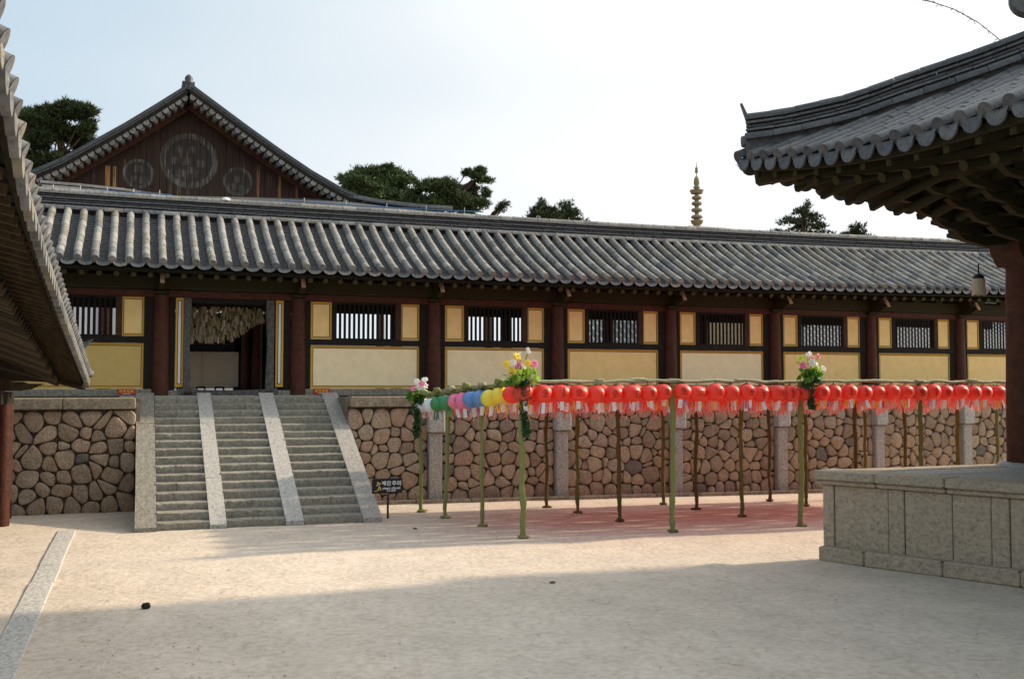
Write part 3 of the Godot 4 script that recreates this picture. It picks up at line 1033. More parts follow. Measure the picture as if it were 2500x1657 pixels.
		framed_panel(g, "lower_panel", a + .345, b - .405, 2.91, 4.095, faces[i], 0.062)
		# window of upright bars set on their corners
		var win := MB.new()
		win.box(Vector3((a + 1.062 + b - 1.117) * .5, 4.285, ZC), Vector3(b - a - 2.18, 0.04, 0.14))
		var wn := part("window", win, M.dark_wood, g)
		mb = MB.new()
		mb.box(Vector3((a + 1.062 + b - 1.117) * .5, 5.285, ZC), Vector3(b - a - 2.18, 0.05, 0.14))
		part("window_head", mb, M.dark_wood, wn)
		var n := 12
		for k in n:
			mb = MB.new()
			var bx := lerpf(a + 1.10, b - 1.16, (k + 0.5) / n)
			mb.box(Vector3(bx, 4.785, ZC), Vector3(0.054, 0.98, 0.054), Basis(Vector3.UP, PI / 4))
			part("window_bar", mb, M.dark_wood, wn)
	# the doorway bay
	mb = MB.new()
	var top := PackedVector2Array()
	for k in 13:
		var u := -1.0 + 2.0 * k / 12.0
		top.append(Vector2(2.33 + u * 1.27, 2.865 + 0.055 * pow(absf(u), 3.0)))
	top.append(Vector2(3.62, 2.70)); top.append(Vector2(1.04, 2.70))
	mb.prism(top, Vector3(0, 0, ZC - 0.06), Vector3.RIGHT, Vector3.UP, Vector3(0, 0, 0.24))
	part("threshold", mb, M.grey_wood, g)
	for q in [[1.26, 1.36], [3.40, 3.28]]:
		var xo: float = q[0]
		var xi: float = q[1]
		var sg := signf(xi - xo)
		var pts := PackedVector2Array([Vector2(xo - sg * .10, 2.9)])
		for k in 11:
			var t := k / 10.0
			pts.append(Vector2(xi - sg * (0.015 + 0.035 * sin(PI * clampf(t * 1.5 - .2, 0, 1))), 2.9 + t * 2.4))
		pts.append(Vector2(xo - sg * .10, 5.3))
		mb = MB.new()
		mb.prism(pts, Vector3(0, 0, ZC - 0.10), Vector3.RIGHT, Vector3.UP, Vector3(0, 0, 0.24))
		part("door_jamb", mb, M.grey_wood, g)
		mb = MB.new()
		mb.box(Vector3(xo + sg * .03, 2.80, ZC + 0.18), Vector3(0.22, 0.08, 0.16), Basis.IDENTITY, 0.03)
		part("door_pivot", mb, M.brown_wood, g)
	for q in [[0.955, 1.155], [3.55, 3.755]]:
		var xa: float = q[0]
		var xb: float = q[1]
		mb = MB.new()
		mb.box(Vector3((xa + xb) * .5, 4.13, ZC + 0.02), Vector3(xb - xa, 2.36, 0.06))
		var p := part("door_side_panel", mb, M.ochre, g)
		mb = MB.new()
		mb.box(Vector3((xa + xb) * .5, 4.13, ZC + 0.052), Vector3(0.095, 2.20, 0.012))
		part("border_line", mb, M.line, p)
		mb = MB.new()
		mb.box(Vector3((xa + xb) * .5, 4.13, ZC + 0.060), Vector3(0.062, 2.165, 0.012))
		part("white_field", mb, M.white_paint, p)
	for q in [[0.86, 0.17], [3.86, 0.19]]:
		mb = MB.new()
		mb.box(Vector3(q[0], 4.1, ZC - 0.01), Vector3(q[1], 2.5, 0.12))
		part("wall_post", mb, M.dark_wood, g)
	mb = MB.new()
	mb.box(Vector3(2.32, 5.24, ZC - 0.04), Vector3(2.1, 0.13, 0.16))
	part("door_head", mb, M.dark_wood, g)
	mb = MB.new()
	mb.box(Vector3(2.37, 2.78, ZC - 0.03), Vector3(3.2, 0.16, 0.30), Basis.IDENTITY, 0.02)
	part("ground_sill", mb, M.granite_old, g)
	# floor, rear lintel and roof deck
	mb = MB.new()
	mb.box(Vector3(14.6, 2.68, -30.35), Vector3(37.4, 0.10, 4.2))
	part("floor", mb, M.granite_warm, g)
	mb = MB.new()
	mb.box(Vector3(14.6, 5.62, -32.6), Vector3(37.4, 0.62, 0.2))
	part("rear_lintel", mb, M.dark_wood, g)
	for s in [-1.0, 1.0]:
		mb = MB.new()
		var rows := []
		for k in 9:
			var t := 3.55 * k / 8.0
			var yy := 5.87 + rise_at(t, 0.42, 0.025)
			var zz: float = -30.4 + s * (3.55 - t)
			rows.append(PackedVector3Array([Vector3(x0, yy, zz), Vector3(12, yy, zz), Vector3(22, yy + gallery_rise(22), zz), Vector3(28, yy + gallery_rise(28), zz), Vector3(x1, yy + gallery_rise(x1), zz)]))
		mb.grid(rows, true, false, s < 0)
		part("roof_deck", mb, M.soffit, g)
	# rafters with painted ends
	var x := x0 + 0.2
	while x < x1:
		mb = MB.new()
		var rr := gallery_rise(x)
		mb.tube(PackedVector3Array([Vector3(x, 5.77 + rr * .8, -27.03), Vector3(x, 6.24 + rr * .5, ZC + 0.0), Vector3(x, 6.75, -29.3)]), PackedFloat32Array([0.068, 0.072, 0.072]), 8)
		var rf := part("rafter", mb, M.rafter, g)
		mb = MB.new()
		mb.lathe([[0.0, 0.0], [0.069, 0.0], [0.069, 0.012], [0.0, 0.012]], Vector3(x, 5.77 + rr * .8, -27.02), 10, Basis(Vector3.RIGHT, PI / 2 + 0.4))
		part("rafter_end", mb, M.rafter_end, rf)
		x += 0.40
	mb = MB.new()
	x = x0
	while x < x1:
		mb.beam(Vector3(x, 5.88 + gallery_rise(x), -26.99), Vector3(x + 1.0, 5.88 + gallery_rise(x + 1.0), -26.99), 0.05, 0.09)
		x += 1.0
	part("eave_board", mb, M.rafter, g)
	# tiles
	var inw := Vector3(0, 0, -1)
	var sd := Vector3(1, 0, 0)
	var rest := MB.new()
	var tints := []
	for k in 7: tints.append((M["tile%d" % k].albedo_color as Color).srgb_to_linear())
	var names := ["tile0", "tile1", "tile2", "tile3", "tile4", "tile5", "tile6", "tile0", "tile1", "tile5"]
	var pan := MB.new()
	var k := 0
	x = x0 + 0.09
	var ln := 3.14
	while x < x1:
		var ft := Vector3(x, 6.065 + gallery_rise(x), -26.88)
		var own := x > -2.75 and k < 36
		tile_roll_row(ft + Vector3.UP * 0.035, inw, sd, ln, 0.43, 0.030, 0.098, 9, g, names, null if own else rest, tints)
		var pf := Vector3(x + 0.2, 6.035 + gallery_rise(x + 0.2), -26.86)
		pan_strip(pan, pf, inw, sd, 0.30, ln, 0.43, 0.030, 21, 0.055)
		part("drip_tile", drip_tile(pf, inw, sd, 0.33, 0.055, 0.075), M[["tile4", "tile2", "dark_tile3", "tile6", "tile4"][rng.randi_range(0, 4)]], g)
		x += 0.40
		k += 1
	var o := part("cover_tiles", rest, M.tile_v, g)
	o.set_meta("kind", "stuff")
	o = part("pan_tiles", pan, M.pan, g)
	o.set_meta("kind", "stuff")
	# rear slope, plain underlay of tile
	mb = MB.new()
	var rows := []
	for j in 7:
		var t := 3.5 * j / 6.0
		rows.append(PackedVector3Array([Vector3(x0, 5.95 + rise_at(t, 0.455, 0.03), -33.9 + t), Vector3(x1, 6.1 + rise_at(t, 0.455, 0.03), -33.9 + t)]))
	mb.grid(rows, true, false)
	part("rear_slope", mb, M.pan, g)
	# ridge
	mb = MB.new()
	mb.box(Vector3(14.6, 7.62, -30.4), Vector3(37.2, 0.44, 0.34))
	part("ridge_core", mb, M.dark_tile2, g)
	var rp := PackedVector3Array()
	x = x0
	while x <= x1 + 0.1:
		rp.append(Vector3(x, 7.80 + gallery_rise(x) * 0.8, -30.28))
		x += 1.3
	ridge_wall(rp, g, ["tile0", "tile5", "tile2", "tile3", "tile1", "tile4"], 6, 0.066, 0.20, true)

# ---------------------------------------------------------------- lantern trellis
const LZ := -19.1
const LX := 7.30
const LSTEP := 0.3985
const ROWZ := 0.43

func rail_y(z: float) -> float:
	return lerpf(3.06, 2.72, clampf((LZ - z) / 4.74, 0, 1))

func wrapped(path: PackedVector3Array, r: float, seed_: int, lumps: float, step := 0.07) -> MB:   # a pole or rail wound with cloth
	var f := FastNoiseLite.new()
	f.seed = seed_; f.frequency = 1.6; f.fractal_octaves = 3
	var total := poly_length(path)
	var n := maxi(4, int(total / step))
	var pts := PackedVector3Array()
	var rad := PackedFloat32Array()
	for k in n + 1:
		var s := total * k / n
		var p := polyline_point(path, s)
		var wob := Vector3(f.get_noise_1d(s * 0.6), f.get_noise_1d(s * 0.6 + 50), f.get_noise_1d(s * 0.6 + 90)) * 0.035
		pts.append(p + wob)
		rad.append(r * (1.0 + lumps * f.get_noise_1d(s * 1.7 + 20) + 0.10 * sin(s * 26.0)))
	var mb := MB.new()
	mb.tube(pts, rad, 10)
	return mb

func build_trellis() -> void:
	var t := thing("lantern_trellis", "trellis of poles and rails wound in green cloth that carries the lanterns", "trellis", Vector3(13, 0, -21.4))
	var rows := [-19.1, -21.0, -22.6, -23.84]
	var leftx := [7.27, 7.06, 6.76, 6.45]
	var sd := 300
	for r in 4:
		for k in 6:
			var x: float = leftx[r] + 3.30 * k + (0.12 if r == 0 else 0.0)
			if k == 0: x = leftx[r]
			var z: float = rows[r] + 0.04 * sin(k * 2.1 + r)
			var g := gy(x)
			var lean := rng.randf_range(-.05, .05)
			var path := PackedVector3Array([Vector3(x + lean, g - 0.05, z), Vector3(x + lean * .4, 1.4, z + rng.randf_range(-.02, .02)), Vector3(x, rail_y(z) - 0.02, z)])
			var m := "cloth_green"
			if r > 0 and k > 0: m = "pole_olive" if (k + r) % 2 else "pole_brown"
			elif k > 2: m = "pole_olive"
			part("pole", wrapped(path, 0.047 if r else 0.058, sd, 0.35), M[m], t)
			var mb := rough_stone(Vector3(rng.randf_range(.17, .24), 0.07, rng.randf_range(.15, .2)), sd, 0.9)
			var lump := part("pole_foot", mb, M[m], t)
			lump.position += Vector3(x + lean, g - 0.01, z)
			sd += 1
	# rails: one along each row, one down the open end, stringers between
	for r in 4:
		var z: float = rows[r]
		var path := PackedVector3Array([Vector3(leftx[r] - 0.05, rail_y(z), z), Vector3(leftx[r] + 4, rail_y(z) + .02, z), Vector3(24.5, rail_y(z) + 0.02, z)])
		part("rail", wrapped(path, 0.038, sd, 0.55, 0.09), M.cloth_pale if r == 0 else M.cloth_green, t)
		sd += 1
	var path := PackedVector3Array()
	for r in 4: path.append(Vector3(leftx[r], rail_y(rows[r]) + 0.02, rows[r]))
	part("end_rail", wrapped(path, 0.06, sd, 0.5), M.cloth_green, t)
	# bunched cloth knots on the rails
	for q in [[7.5, 0], [9.0, 0], [9.9, 0], [10.75, 0], [12.4, 0], [14.6, 0], [16.2, 0], [17.3, 0], [18.9, 0]]:
		var mb := rough_stone(Vector3(rng.randf_range(.2, .5), rng.randf_range(.05, .10), .10), sd, 0.5)
		var o := part("cloth_knot", mb, M.cloth_pale if q[1] == 0 else M.cloth_green, t)
		o.position += Vector3(q[0], rail_y(LZ) + 0.01, LZ)
		sd += 1
	for k in 7:
		var s := k / 6.0 * 0.92 + 0.04
		var z := lerpf(-19.1, -23.84, s)
		var mb := rough_stone(Vector3(.15, rng.randf_range(.10, .17), rng.randf_range(.2, .3)), sd, 0.5)
		var o := part("cloth_knot", mb, M.cloth_green if k % 2 else M.cloth_pale, t)
		o.position += Vector3(lerpf(7.27, 6.45, s), rail_y(z) + 0.03, z)
		sd += 1
	for k in 8:
		var z := LZ - 0.49 * (k + 1)
		var mb := MB.new()
		mb.rod(Vector3(7.2 - .17 * (LZ - z) / 1.0 * .95, rail_y(z) - 0.03, z), Vector3(24.4, rail_y(z) - 0.03, z), 0.012, 5)
		part("string_wire", mb, M.pole_brown, t)

var L := {}

func lantern_parts() -> void:
	var mb := MB.new()
	var prof := [[0.045, -0.180]]
	for k in 21:
		var a := -1.20 + 2.40 * k / 20.0
		prof.append([0.216 * cos(a) * (1.0 if k % 2 else 0.968), 0.190 * sin(a)])
	prof.append([0.05, 0.180])
	mb.lathe(prof, Vector3.ZERO, 22)
	L["body"] = mb.commit()
	mb = MB.new()
	mb.lathe([[0.0, 0.170], [0.062, 0.170], [0.062, 0.188], [0.02, 0.192], [0.008, 0.20], [0.006, 0.26], [0.0, 0.26]], Vector3.ZERO, 10)
	L["cap"] = mb.commit()
	mb = MB.new()                                               # printed roundel and a stroke under it, on the side that faces the court
	var ring := []
	for k in 25:
		var a := TAU * k / 24
		var row := PackedVector3Array()
		for rr in [0.040, 0.052]:
			var u := cos(a) * float(rr)
			var w := sin(a) * float(rr) + 0.03
			row.append(Vector3(u, w, sqrt(maxf(0.0, 1.0 - (w / 0.190) ** 2 - (u / 0.216) ** 2)) * 0.216 + 0.003))
		ring.append(row)
	mb.grid(ring, true, false)
	for q in [[-0.02, 0.02, 0.03], [-0.012, 0.012, 0.012], [-0.05, 0.05, -0.06]]:
		var row := []
		for k in 6:
			var u := lerpf(q[0], q[1], k / 5.0)
			var rr := PackedVector3Array()
			for w in [q[2], q[2] + 0.010]:
				rr.append(Vector3(u, w, sqrt(maxf(0.0, 1.0 - (float(w) / 0.190) ** 2 - (u / 0.216) ** 2)) * 0.216 + 0.003))
			row.append(rr)
		mb.grid(row, true, false)
	L["print"] = mb.commit()
	mb = MB.new()                                               # a column of writing on the side
	for k in 6:
		var w := 0.10 - 0.036 * k
		for u in [-0.012, 0.008]:
			var z := sqrt(maxf(0.0, 1.0 - (w / 0.190) ** 2)) * 0.216 + 0.003
			mb.quad(Vector3(u - .010, w - .010, z), Vector3(u + .012, w - .012, z), Vector3(u + .012, w + .004, z), Vector3(u - .010, w + .006, z))
	L["writing"] = mb.commit()
	for vv in 4:
		var r := RandomNumberGenerator.new()
		r.seed = 900 + vv
		for kind in ["rib_pink", "rib_rose", "rib_mix"]:
			mb = MB.new()
			var n := 3 if kind == "rib_pink" else 4 if kind == "rib_rose" else 3
			for k in n:
				var a := r.randf_range(0, TAU)
				var p := Vector3(cos(a), 0, sin(a)) * r.randf_range(0.03, 0.13) + Vector3.DOWN * 0.165
				var ln := r.randf_range(0.12, 0.21) if kind == "rib_mix" else r.randf_range(0.10, 0.24)
				var sw := Vector3(r.randf_range(-.22, .30), -1, r.randf_range(-.2, .2)).normalized()
				var wd := r.randf_range(0.010, 0.022) * (1.3 if kind == "rib_mix" else 1.0)
				var b := r.randf_range(0, PI)
				var sv := Vector3(cos(b), 0, sin(b)) * wd
				var q := p + sw * ln * 0.5 + Vector3(r.randf_range(-.02, .02), 0, r.randf_range(-.02, .02))
				var e := p + sw * ln
				mb.grid([PackedVector3Array([p - sv, p + sv]), PackedVector3Array([q - sv, q + sv]), PackedVector3Array([e - sv, e + sv])], true, false)
			L[kind + str(vv)] = mb.commit()
		mb = MB.new()
		var ln := r.randf_range(0.15, 0.21)
		var tilt := r.randf_range(-.1, .75)
		var dn := Vector3(sin(tilt), -cos(tilt), r.randf_range(-.2, .2)).normalized()
		var sv := Vector3(cos(tilt), sin(tilt), r.randf_range(-.3, .3)).normalized() * 0.042
		var p := Vector3(r.randf_range(-.04, .02), -0.17, 0.11)
		mb.quad(p - sv + dn * ln, p + sv + dn * ln, p + sv, p - sv)
		L["tag" + str(vv)] = mb.commit()

func lantern(at: Vector3, hue: String, label: String, group: String, full: bool) -> void:
	var o := thing("paper_lantern", label, "lantern", at, group)
	o.rotation.y = rng.randf_range(-.35, .35)
	o.rotation.z = rng.randf_range(-.12, .12)
	o.rotation.x = rng.randf_range(-.1, .1)
	o.scale = Vector3(rng.randf_range(.93, 1.05), rng.randf_range(.93, 1.06), rng.randf_range(.95, 1.04))
	put("lantern_body", L["body"], M["lantern_" + hue], o)
	put("lantern_cap", L["cap"], M.black if full else M["lantern_" + hue], o)
	var v := rng.randi_range(0, 3)
	put("fringe", L["rib_pink" + str(v)], M.rib_pink if hue == "red" else M["lantern_" + hue], o).set_meta("kind", "stuff")
	if not full: return
	put("fringe", L["rib_rose" + str((v + 1) % 4)], M.rib_rose if hue != "green" else M.lantern_green, o).set_meta("kind", "stuff")
	put("ribbon", L["rib_mix" + str(v)], M[["rib_yellow", "rib_blue", "rib_yellow", "rib_violet"][rng.randi_range(0, 3)]], o)
	if rng.randf() < .75: put("paper_tag", L["tag" + str(rng.randi_range(0, 3))], M.paper, o)
	put("print", L["print" if rng.randf() < .5 else "writing"], M.line, o)

func build_lanterns() -> void:
	lantern_parts()
	var ends := ["red", "red", "yellow", "yellow", "blue", "blue", "pink", "pink", "green", "green", "white", "white"]
	var fill := PackedVector3Array()
	for r in 12:
		var z := LZ - ROWZ * r
		if r == 0: z = LZ + 0.02
		var y := rail_y(z) - 0.225
		var xs := LX - 0.165 * (LZ - z) + (0.2 if r % 2 and r > 1 else 0.0) * 0.0
		var n := 42 - r
		if r > 0: n = 40
		if r > 3: n = 38
		for k in n:
			var hue: String = "red"
			if k == 0: hue = ends[r]
			elif k == 1 and r > 1 : hue = ends[r]
			if r > 3 and (k + r) % 2 == 0 and k > 2:
				fill.append(Vector3(xs + LSTEP * k + rng.randf_range(-.03, .03), y, z + rng.randf_range(-.05, .05)))
				continue
			var p := Vector3(xs + LSTEP * k + rng.randf_range(-.035, .035), y + rng.randf_range(-.03, .018), z + rng.randf_range(-.05, .05))
			var label := "red paper lantern of the outermost row under the pale front rail"
			var group := "front row of red lanterns"
			if hue != "red":
				label = "%s paper lantern in the string under the end rail of the trellis" % hue
				group = "coloured lanterns under the end rail"
			elif r > 0:
				label = "red paper lantern inside the trellis behind the outermost row"
				group = "inner rows of red lanterns"
			lantern(p, hue, label, group, r == 0 or k == 0 or (r == 1) or (k < 2 and r < 4))

	var mm := MultiMesh.new()
	mm.transform_format = MultiMesh.TRANSFORM_3D
	mm.mesh = L["body"]
	mm.instance_count = fill.size()
	for i in fill.size(): mm.set_instance_transform(i, Transform3D(Basis.IDENTITY, fill[i]))
	var o := MultiMeshInstance3D.new()
	o.name = numbered("lantern_mass")
	o.multimesh = mm
	o.material_override = M.lantern_red
	add_child(o)
	meta(o, "mass of red lanterns deep inside the trellis", "lanterns", "", "stuff")

# ---------------------------------------------------------------- bouquets of cloth flowers
func leaf_shape(mb: MB, o: Vector3, d: Vector3, w: Vector3, ln: float, wd: float) -> void:
	var n := d.cross(w).normalized()
	var mid := o + d * ln * 0.55 + n * ln * 0.10
	var tip := o + d * ln - n * ln * 0.12
	mb.tri(o, mid + w * wd * .5, mid); mb.tri(o, mid, mid - w * wd * .5)
	mb.tri(mid + w * wd * .5, tip, mid); mb.tri(mid, tip, mid - w * wd * .5)

func dir3(r: RandomNumberGenerator) -> Vector3:
	var z := r.randf_range(-1, 1)
	var a := r.randf_range(0, TAU)
	return Vector3(sqrt(1 - z * z) * cos(a), z, sqrt(1 - z * z) * sin(a))

func daisy(ctr: Vector3, nrm: Vector3, rad: float, petals: int, r: RandomNumberGenerator) -> MB:
	var mb := MB.new()
	var x := nrm.cross(Vector3(0.2, 0.9, 0.1)).normalized()
	var y := nrm.cross(x)
	for ring in 2:
		for k in petals:
			var a := TAU * (k + ring * .5) / petals
			var d := (x * cos(a) + y * sin(a))
			var w := (x * -sin(a) + y * cos(a))
			var lift := nrm * (0.25 + 0.45 * ring)
			leaf_shape(mb, ctr + nrm * ring * 0.01, (d + lift * r.randf_range(.5, 1.1)).normalized(), w, rad * (1.0 - ring * 0.3), rad * 0.55)
	mb.lathe([[0.0, -0.2 * rad], [rad * .22, 0], [rad * .16, rad * .18], [0.0, rad * .22]], ctr, 8, Basis(x, nrm, x.cross(nrm)))
	return mb

func bouquet(foot: Vector3, blooms: Array, leaves: Array, ivy_len: float, ivy_dx: float, label: String, seed_: int) -> void:
	var r := RandomNumberGenerator.new()
	r.seed = seed_
	var b := thing("flower_bouquet", label, "flowers", foot, "bouquets tied to the trellis")
	for q in blooms:                                             # [dx, dy, radius, colour]
		var c := foot + Vector3(q[0], q[1], r.randf_range(-.08, .14))
		q[2] *= 1.3
		var nrm := Vector3(r.randf_range(-.4, .4) + q[0] * 1.2, r.randf_range(0, .5), 1.0).normalized()
		part("flower", daisy(c, nrm, q[2], r.randi_range(7, 10), r), M["petal_" + q[3]], b)
		var mb := MB.new()
		mb.tube(PackedVector3Array([foot + Vector3(0, 0.05, 0), foot + Vector3(q[0] * .4, q[1] * .5, 0), c - nrm * 0.01]), PackedFloat32Array([.008, .007, .005]), 5)
		part("stem", mb, M.leaf, b)
	for q in leaves:                                             # [dx, dy, size, material]
		var mb := MB.new()
		for k in 12:
			var d := (dir3(r) + Vector3(0, -.15, .5)).normalized()
			leaf_shape(mb, foot + Vector3(q[0], q[1], 0.03) + dir3(r) * 0.08, d, d.cross(dir3(r)).normalized(), q[2] * r.randf_range(.8, 1.3), q[2] * 1.1)
		part("leaves", mb, M[q[3]], b)
	if ivy_len > 0.0:
		var mb := MB.new()
		for k in int(520 * ivy_len):
			var t := r.randf()
			var w := 0.135 * (1.0 - t * 0.55) * (0.7 + 0.3 * sin(t * 9.0))
			var p := foot + Vector3(ivy_dx * t + r.randf_range(-w, w), 0.02 - ivy_len * t, r.randf_range(-w, w * 1.2))
			var d := (dir3(r) + Vector3(0, -.7, .2)).normalized()
			leaf_shape(mb, p, d, d.cross(dir3(r)).normalized(), r.randf_range(.05, .085), r.randf_range(.045, .07))
		part("ivy", mb, M.ivy, b)

func build_bouquets() -> void:
	var f := Vector3(7.24, 3.06, -19.02)
	bouquet(f, [[-.34, .36, .075, "yellow"], [-.20, .39, .07, "white"], [-.12, .50, .085, "yellow"], [-.09, .33, .115, "pink"], [-.20, .22, .085, "yellow"], [.10, .37, .08, "yellow"], [.25, .36, .085, "pink"], [.12, .60, .045, "white"], [.15, .66, .04, "white"], [-.02, .57, .035, "white"], [.02, .30, .05, "white"]],
		[[-.28, .10, .14, "leaf"], [-.14, .08, .15, "leaf_lime"], [-.05, .14, .12, "leaf"], [.16, .20, .15, "leaf_lime"], [.22, .14, .12, "leaf_lime"], [0, 0, .13, "ivy"], [.05, .05, .13, "ivy"]], 1.08, 0.10, "tall bouquet of yellow, pink and white flowers at the corner pole of the trellis", 51)
	f = Vector3(6.36, 2.72, -23.74)
	bouquet(f, [[-.12, .18, .07, "pink"], [.02, .22, .08, "white"], [.07, .32, .07, "pink"], [-.02, .36, .07, "white"], [.12, .40, .06, "white"], [.15, .26, .08, "white"], [.05, .14, .06, "pink"], [.22, .42, .05, "white"]],
		[[-.12, .06, .15, "leaf"], [.02, .04, .15, "leaf_lime"], [.16, .08, .15, "leaf_lime"], [-.18, -.05, .13, "leaf"], [.05, -.08, .14, "leaf"], [0, -.05, .14, "ivy"]], 0.95, -0.04, "small bouquet of white and pink flowers at the rear end of the side rail", 52)
	f = Vector3(14.05, 3.08, -18.95)
	bouquet(f, [[-.16, .36, .085, "pink"], [.04, .42, .09, "white"], [.0, .30, .085, "pink"], [.16, .48, .08, "rose"], [.22, .56, .06, "pink"], [.26, .36, .085, "white"], [.34, .28, .07, "white"], [-.02, .58, .06, "white"], [.06, .62, .05, "white"]],
		[[-.20, .46, .10, "leaf_lime"], [-.14, .12, .15, "leaf"], [0, .10, .16, "leaf"], [.14, .14, .16, "leaf"], [.2, .26, .12, "leaf_lime"], [-.05, .02, .13, "ivy"], [.12, .02, .13, "ivy"]], 0.62, 0.10, "bouquet of rose, pink and white flowers above the third front pole", 53)

# ---------------------------------------------------------------- signs
func strokes(mb: MB, list: Array, o: Vector3, s: float, w: float, z: float) -> void:   # strokes in a unit square; a ring is [cx, cy, r]
	for q in list:
		if q.size() == 3:
			var rows := []
			for k in 13:
				var a := TAU * k / 12
				var d := Vector3(cos(a), sin(a), 0)
				var c := o + Vector3(q[0], q[1], 0) * s + Vector3(0, 0, z)
				rows.append(PackedVector3Array([c + d * (q[2] * s - w * .5), c + d * (q[2] * s + w * .5)]))
			mb.grid(rows, true, false)
		else:
			var a := o + Vector3(q[0], q[1], 0) * s
			var b := o + Vector3(q[2], q[3], 0) * s
			var d := (b - a).normalized()
			mb.box((a + b) * .5 + Vector3(0, 0, z * .5), Vector3((b - a).length() + w * .6, w, z), Basis(d, Vector3(-d.y, d.x, 0), Vector3(0, 0, 1)))

var hangul := {
	"gye": [[.05, .85, .38, .85], [.38, .85, .12, .35], [.40, .66, .56, .66], [.38, .45, .56, .45], [.62, .98, .62, .12], [.85, 1.0, .85, .05]],
	"dan": [[.08, .90, .50, .90], [.08, .90, .08, .52], [.08, .52, .52, .52], [.75, 1.0, .75, .34], [.75, .68, .95, .68], [.14, .34, .14, .06], [.14, .06, .88, .06]],
	"ju": [[.15, .92, .85, .92], [.5, .9, .12, .52], [.5, .85, .88, .52], [.0, .36, 1.0, .36], [.5, .36, .5, .0]],
	"ui": [[.32, .68, .22], [.0, .22, .66, .22], [.84, 1.0, .84, .0]],
	"chu": [[.35, 1.0, .65, 1.0], [.15, .84, .85, .84], [.5, .84, .12, .52], [.5, .78, .88, .52], [.0, .36, 1.0, .36], [.5, .36, .5, .0]],
	"rak": [[.08, .95, .5, .95], [.5, .95, .5, .75], [.08, .75, .5, .75], [.08, .75, .08, .52], [.08, .52, .52, .52], [.75, 1.0, .75, .4], [.75, .7, .95, .7], [.15, .32, .8, .32], [.8, .32, .8, .0]],
	"xiao": [[.5, .95, .5, .1], [.5, .1, .38, .16], [.28, .68, .08, .3], [.72, .68, .92, .3]],
	"xin": [[.12, .5, .05, .25], [.3, .7, .32, .2], [.32, .2, .72, .2], [.72, .2, .74, .4], [.45, .8, .56, .6], [.8, .7, .94, .45]],
	"tai": [[.5, .98, .2, .62], [.2, .62, .85, .66], [.68, .82, .86, .6], [.22, .42, .78, .42], [.22, .42, .22, .02], [.22, .02, .78, .02], [.78, .42, .78, .02]],
	"jie": [[.1, .95, .1, .0], [.1, .95, .32, .9], [.32, .9, .2, .6], [.2, .6, .32, .4], [.65, .98, .4, .6], [.65, .98, .95, .6], [.52, .5, .46, .0], [.8, .55, .8, .0]],
}

func text_part(txt: String, size: float, at: Vector3, mat: Material, parent: Node3D) -> void:
	var tm := TextMesh.new()
	var sf := SystemFont.new()
	sf.font_names = PackedStringArray(["Droid Sans"])
	sf.font_weight = 700
	tm.font = sf
	tm.text = txt
	tm.font_size = 64
	tm.pixel_size = size / 64.0
	tm.depth = 0.004
	tm.horizontal_alignment = HORIZONTAL_ALIGNMENT_CENTER
	put("lettering", tm, mat, parent, at)

func build_signs() -> void:
	var base := Vector3(5.42, gy(5.4), -22.78)
	var s := thing("warning_sign", "small black sign on a post by the stair foot with a gold stumbling figure", "sign", base)
	var mb := MB.new()
	mb.box(Vector3(0, 0.27, -0.012), Vector3(0.045, 0.56, 0.03), Basis.IDENTITY, 0.006)
	put("post", mb, M.sign_black, s)
	var c := Vector3(-0.025, 0.745, 0.02)
	mb = MB.new()
	mb.box(c, Vector3(0.70, 0.335, 0.03), Basis.IDENTITY, 0.008)
	var board := put("board", mb, M.sign_black, s)
	mb = MB.new()
	var hs := 0.098
	var ch := ["gye", "dan", "ju", "ui"]
	for k in 4: strokes(mb, hangul[ch[k]], c + Vector3(-0.128 + k * 0.115 + (0.01 if k > 1 else 0.0), 0.012, 0.016), hs, 0.0165, 0.004)
	put("lettering", mb, M.sign_white, board)
	text_part("steps ahead", 0.072, c + Vector3(0.095, -0.052, 0.018), M.sign_white, board)
	mb = MB.new()
	ch = ["xiao", "xin", "tai", "jie"]
	for k in 4: strokes(mb, hangul[ch[k]], c + Vector3(-0.015 + k * 0.054, -0.130, 0.016), 0.044, 0.007, 0.003)
	put("lettering", mb, M.sign_white, board)
	mb = MB.new()                                                # a figure falling over a step
	var o := c + Vector3(-0.30, -0.11, 0.016)
	strokes(mb, [[.42, .92, .06], [.45, .80, .58, .55], [.46, .78, .25, .62], [.50, .72, .72, .88], [.58, .55, .45, .22], [.58, .55, .74, .22]], o, 0.20, 0.022, 0.004)
	strokes(mb, [[.02, .0, .42, .0], [.42, .0, .42, .16], [.42, .16, .98, .16]], o, 0.16, 0.012, 0.004)
	put("pictogram", mb, M.sign_gold, board)
	# two red plates under the wall panels
	var ys := [[-0.23, "small red caution plate under the mottled ochre panel"], [4.78, "small red caution plate under the pale cream panel beside the doorway"]]
	for q in ys:
		var p := thing("caution_plate", q[1], "sign", Vector3(q[0], 2.83, ZC + 0.22), "red caution plates")
		mb = MB.new()
		mb.box(Vector3.ZERO, Vector3(0.45, 0.15, 0.02), Basis.IDENTITY, 0.004)
		put("plate", mb, M.plate_red, p)
		mb = MB.new()
		ch = ["chu", "rak", "ju", "ui"]
		for k in 4: strokes(mb, hangul[ch[k]], Vector3(-0.175 + k * 0.092, -0.022, 0.010), 0.070, 0.014, 0.003)
		put("lettering", mb, M.plate_gold, p)
		mb = MB.new()
		mb.box(Vector3(0, -0.052, 0.011), Vector3(0.2, 0.012, 0.003))
		put("small_print", mb, M.sign_white, p)

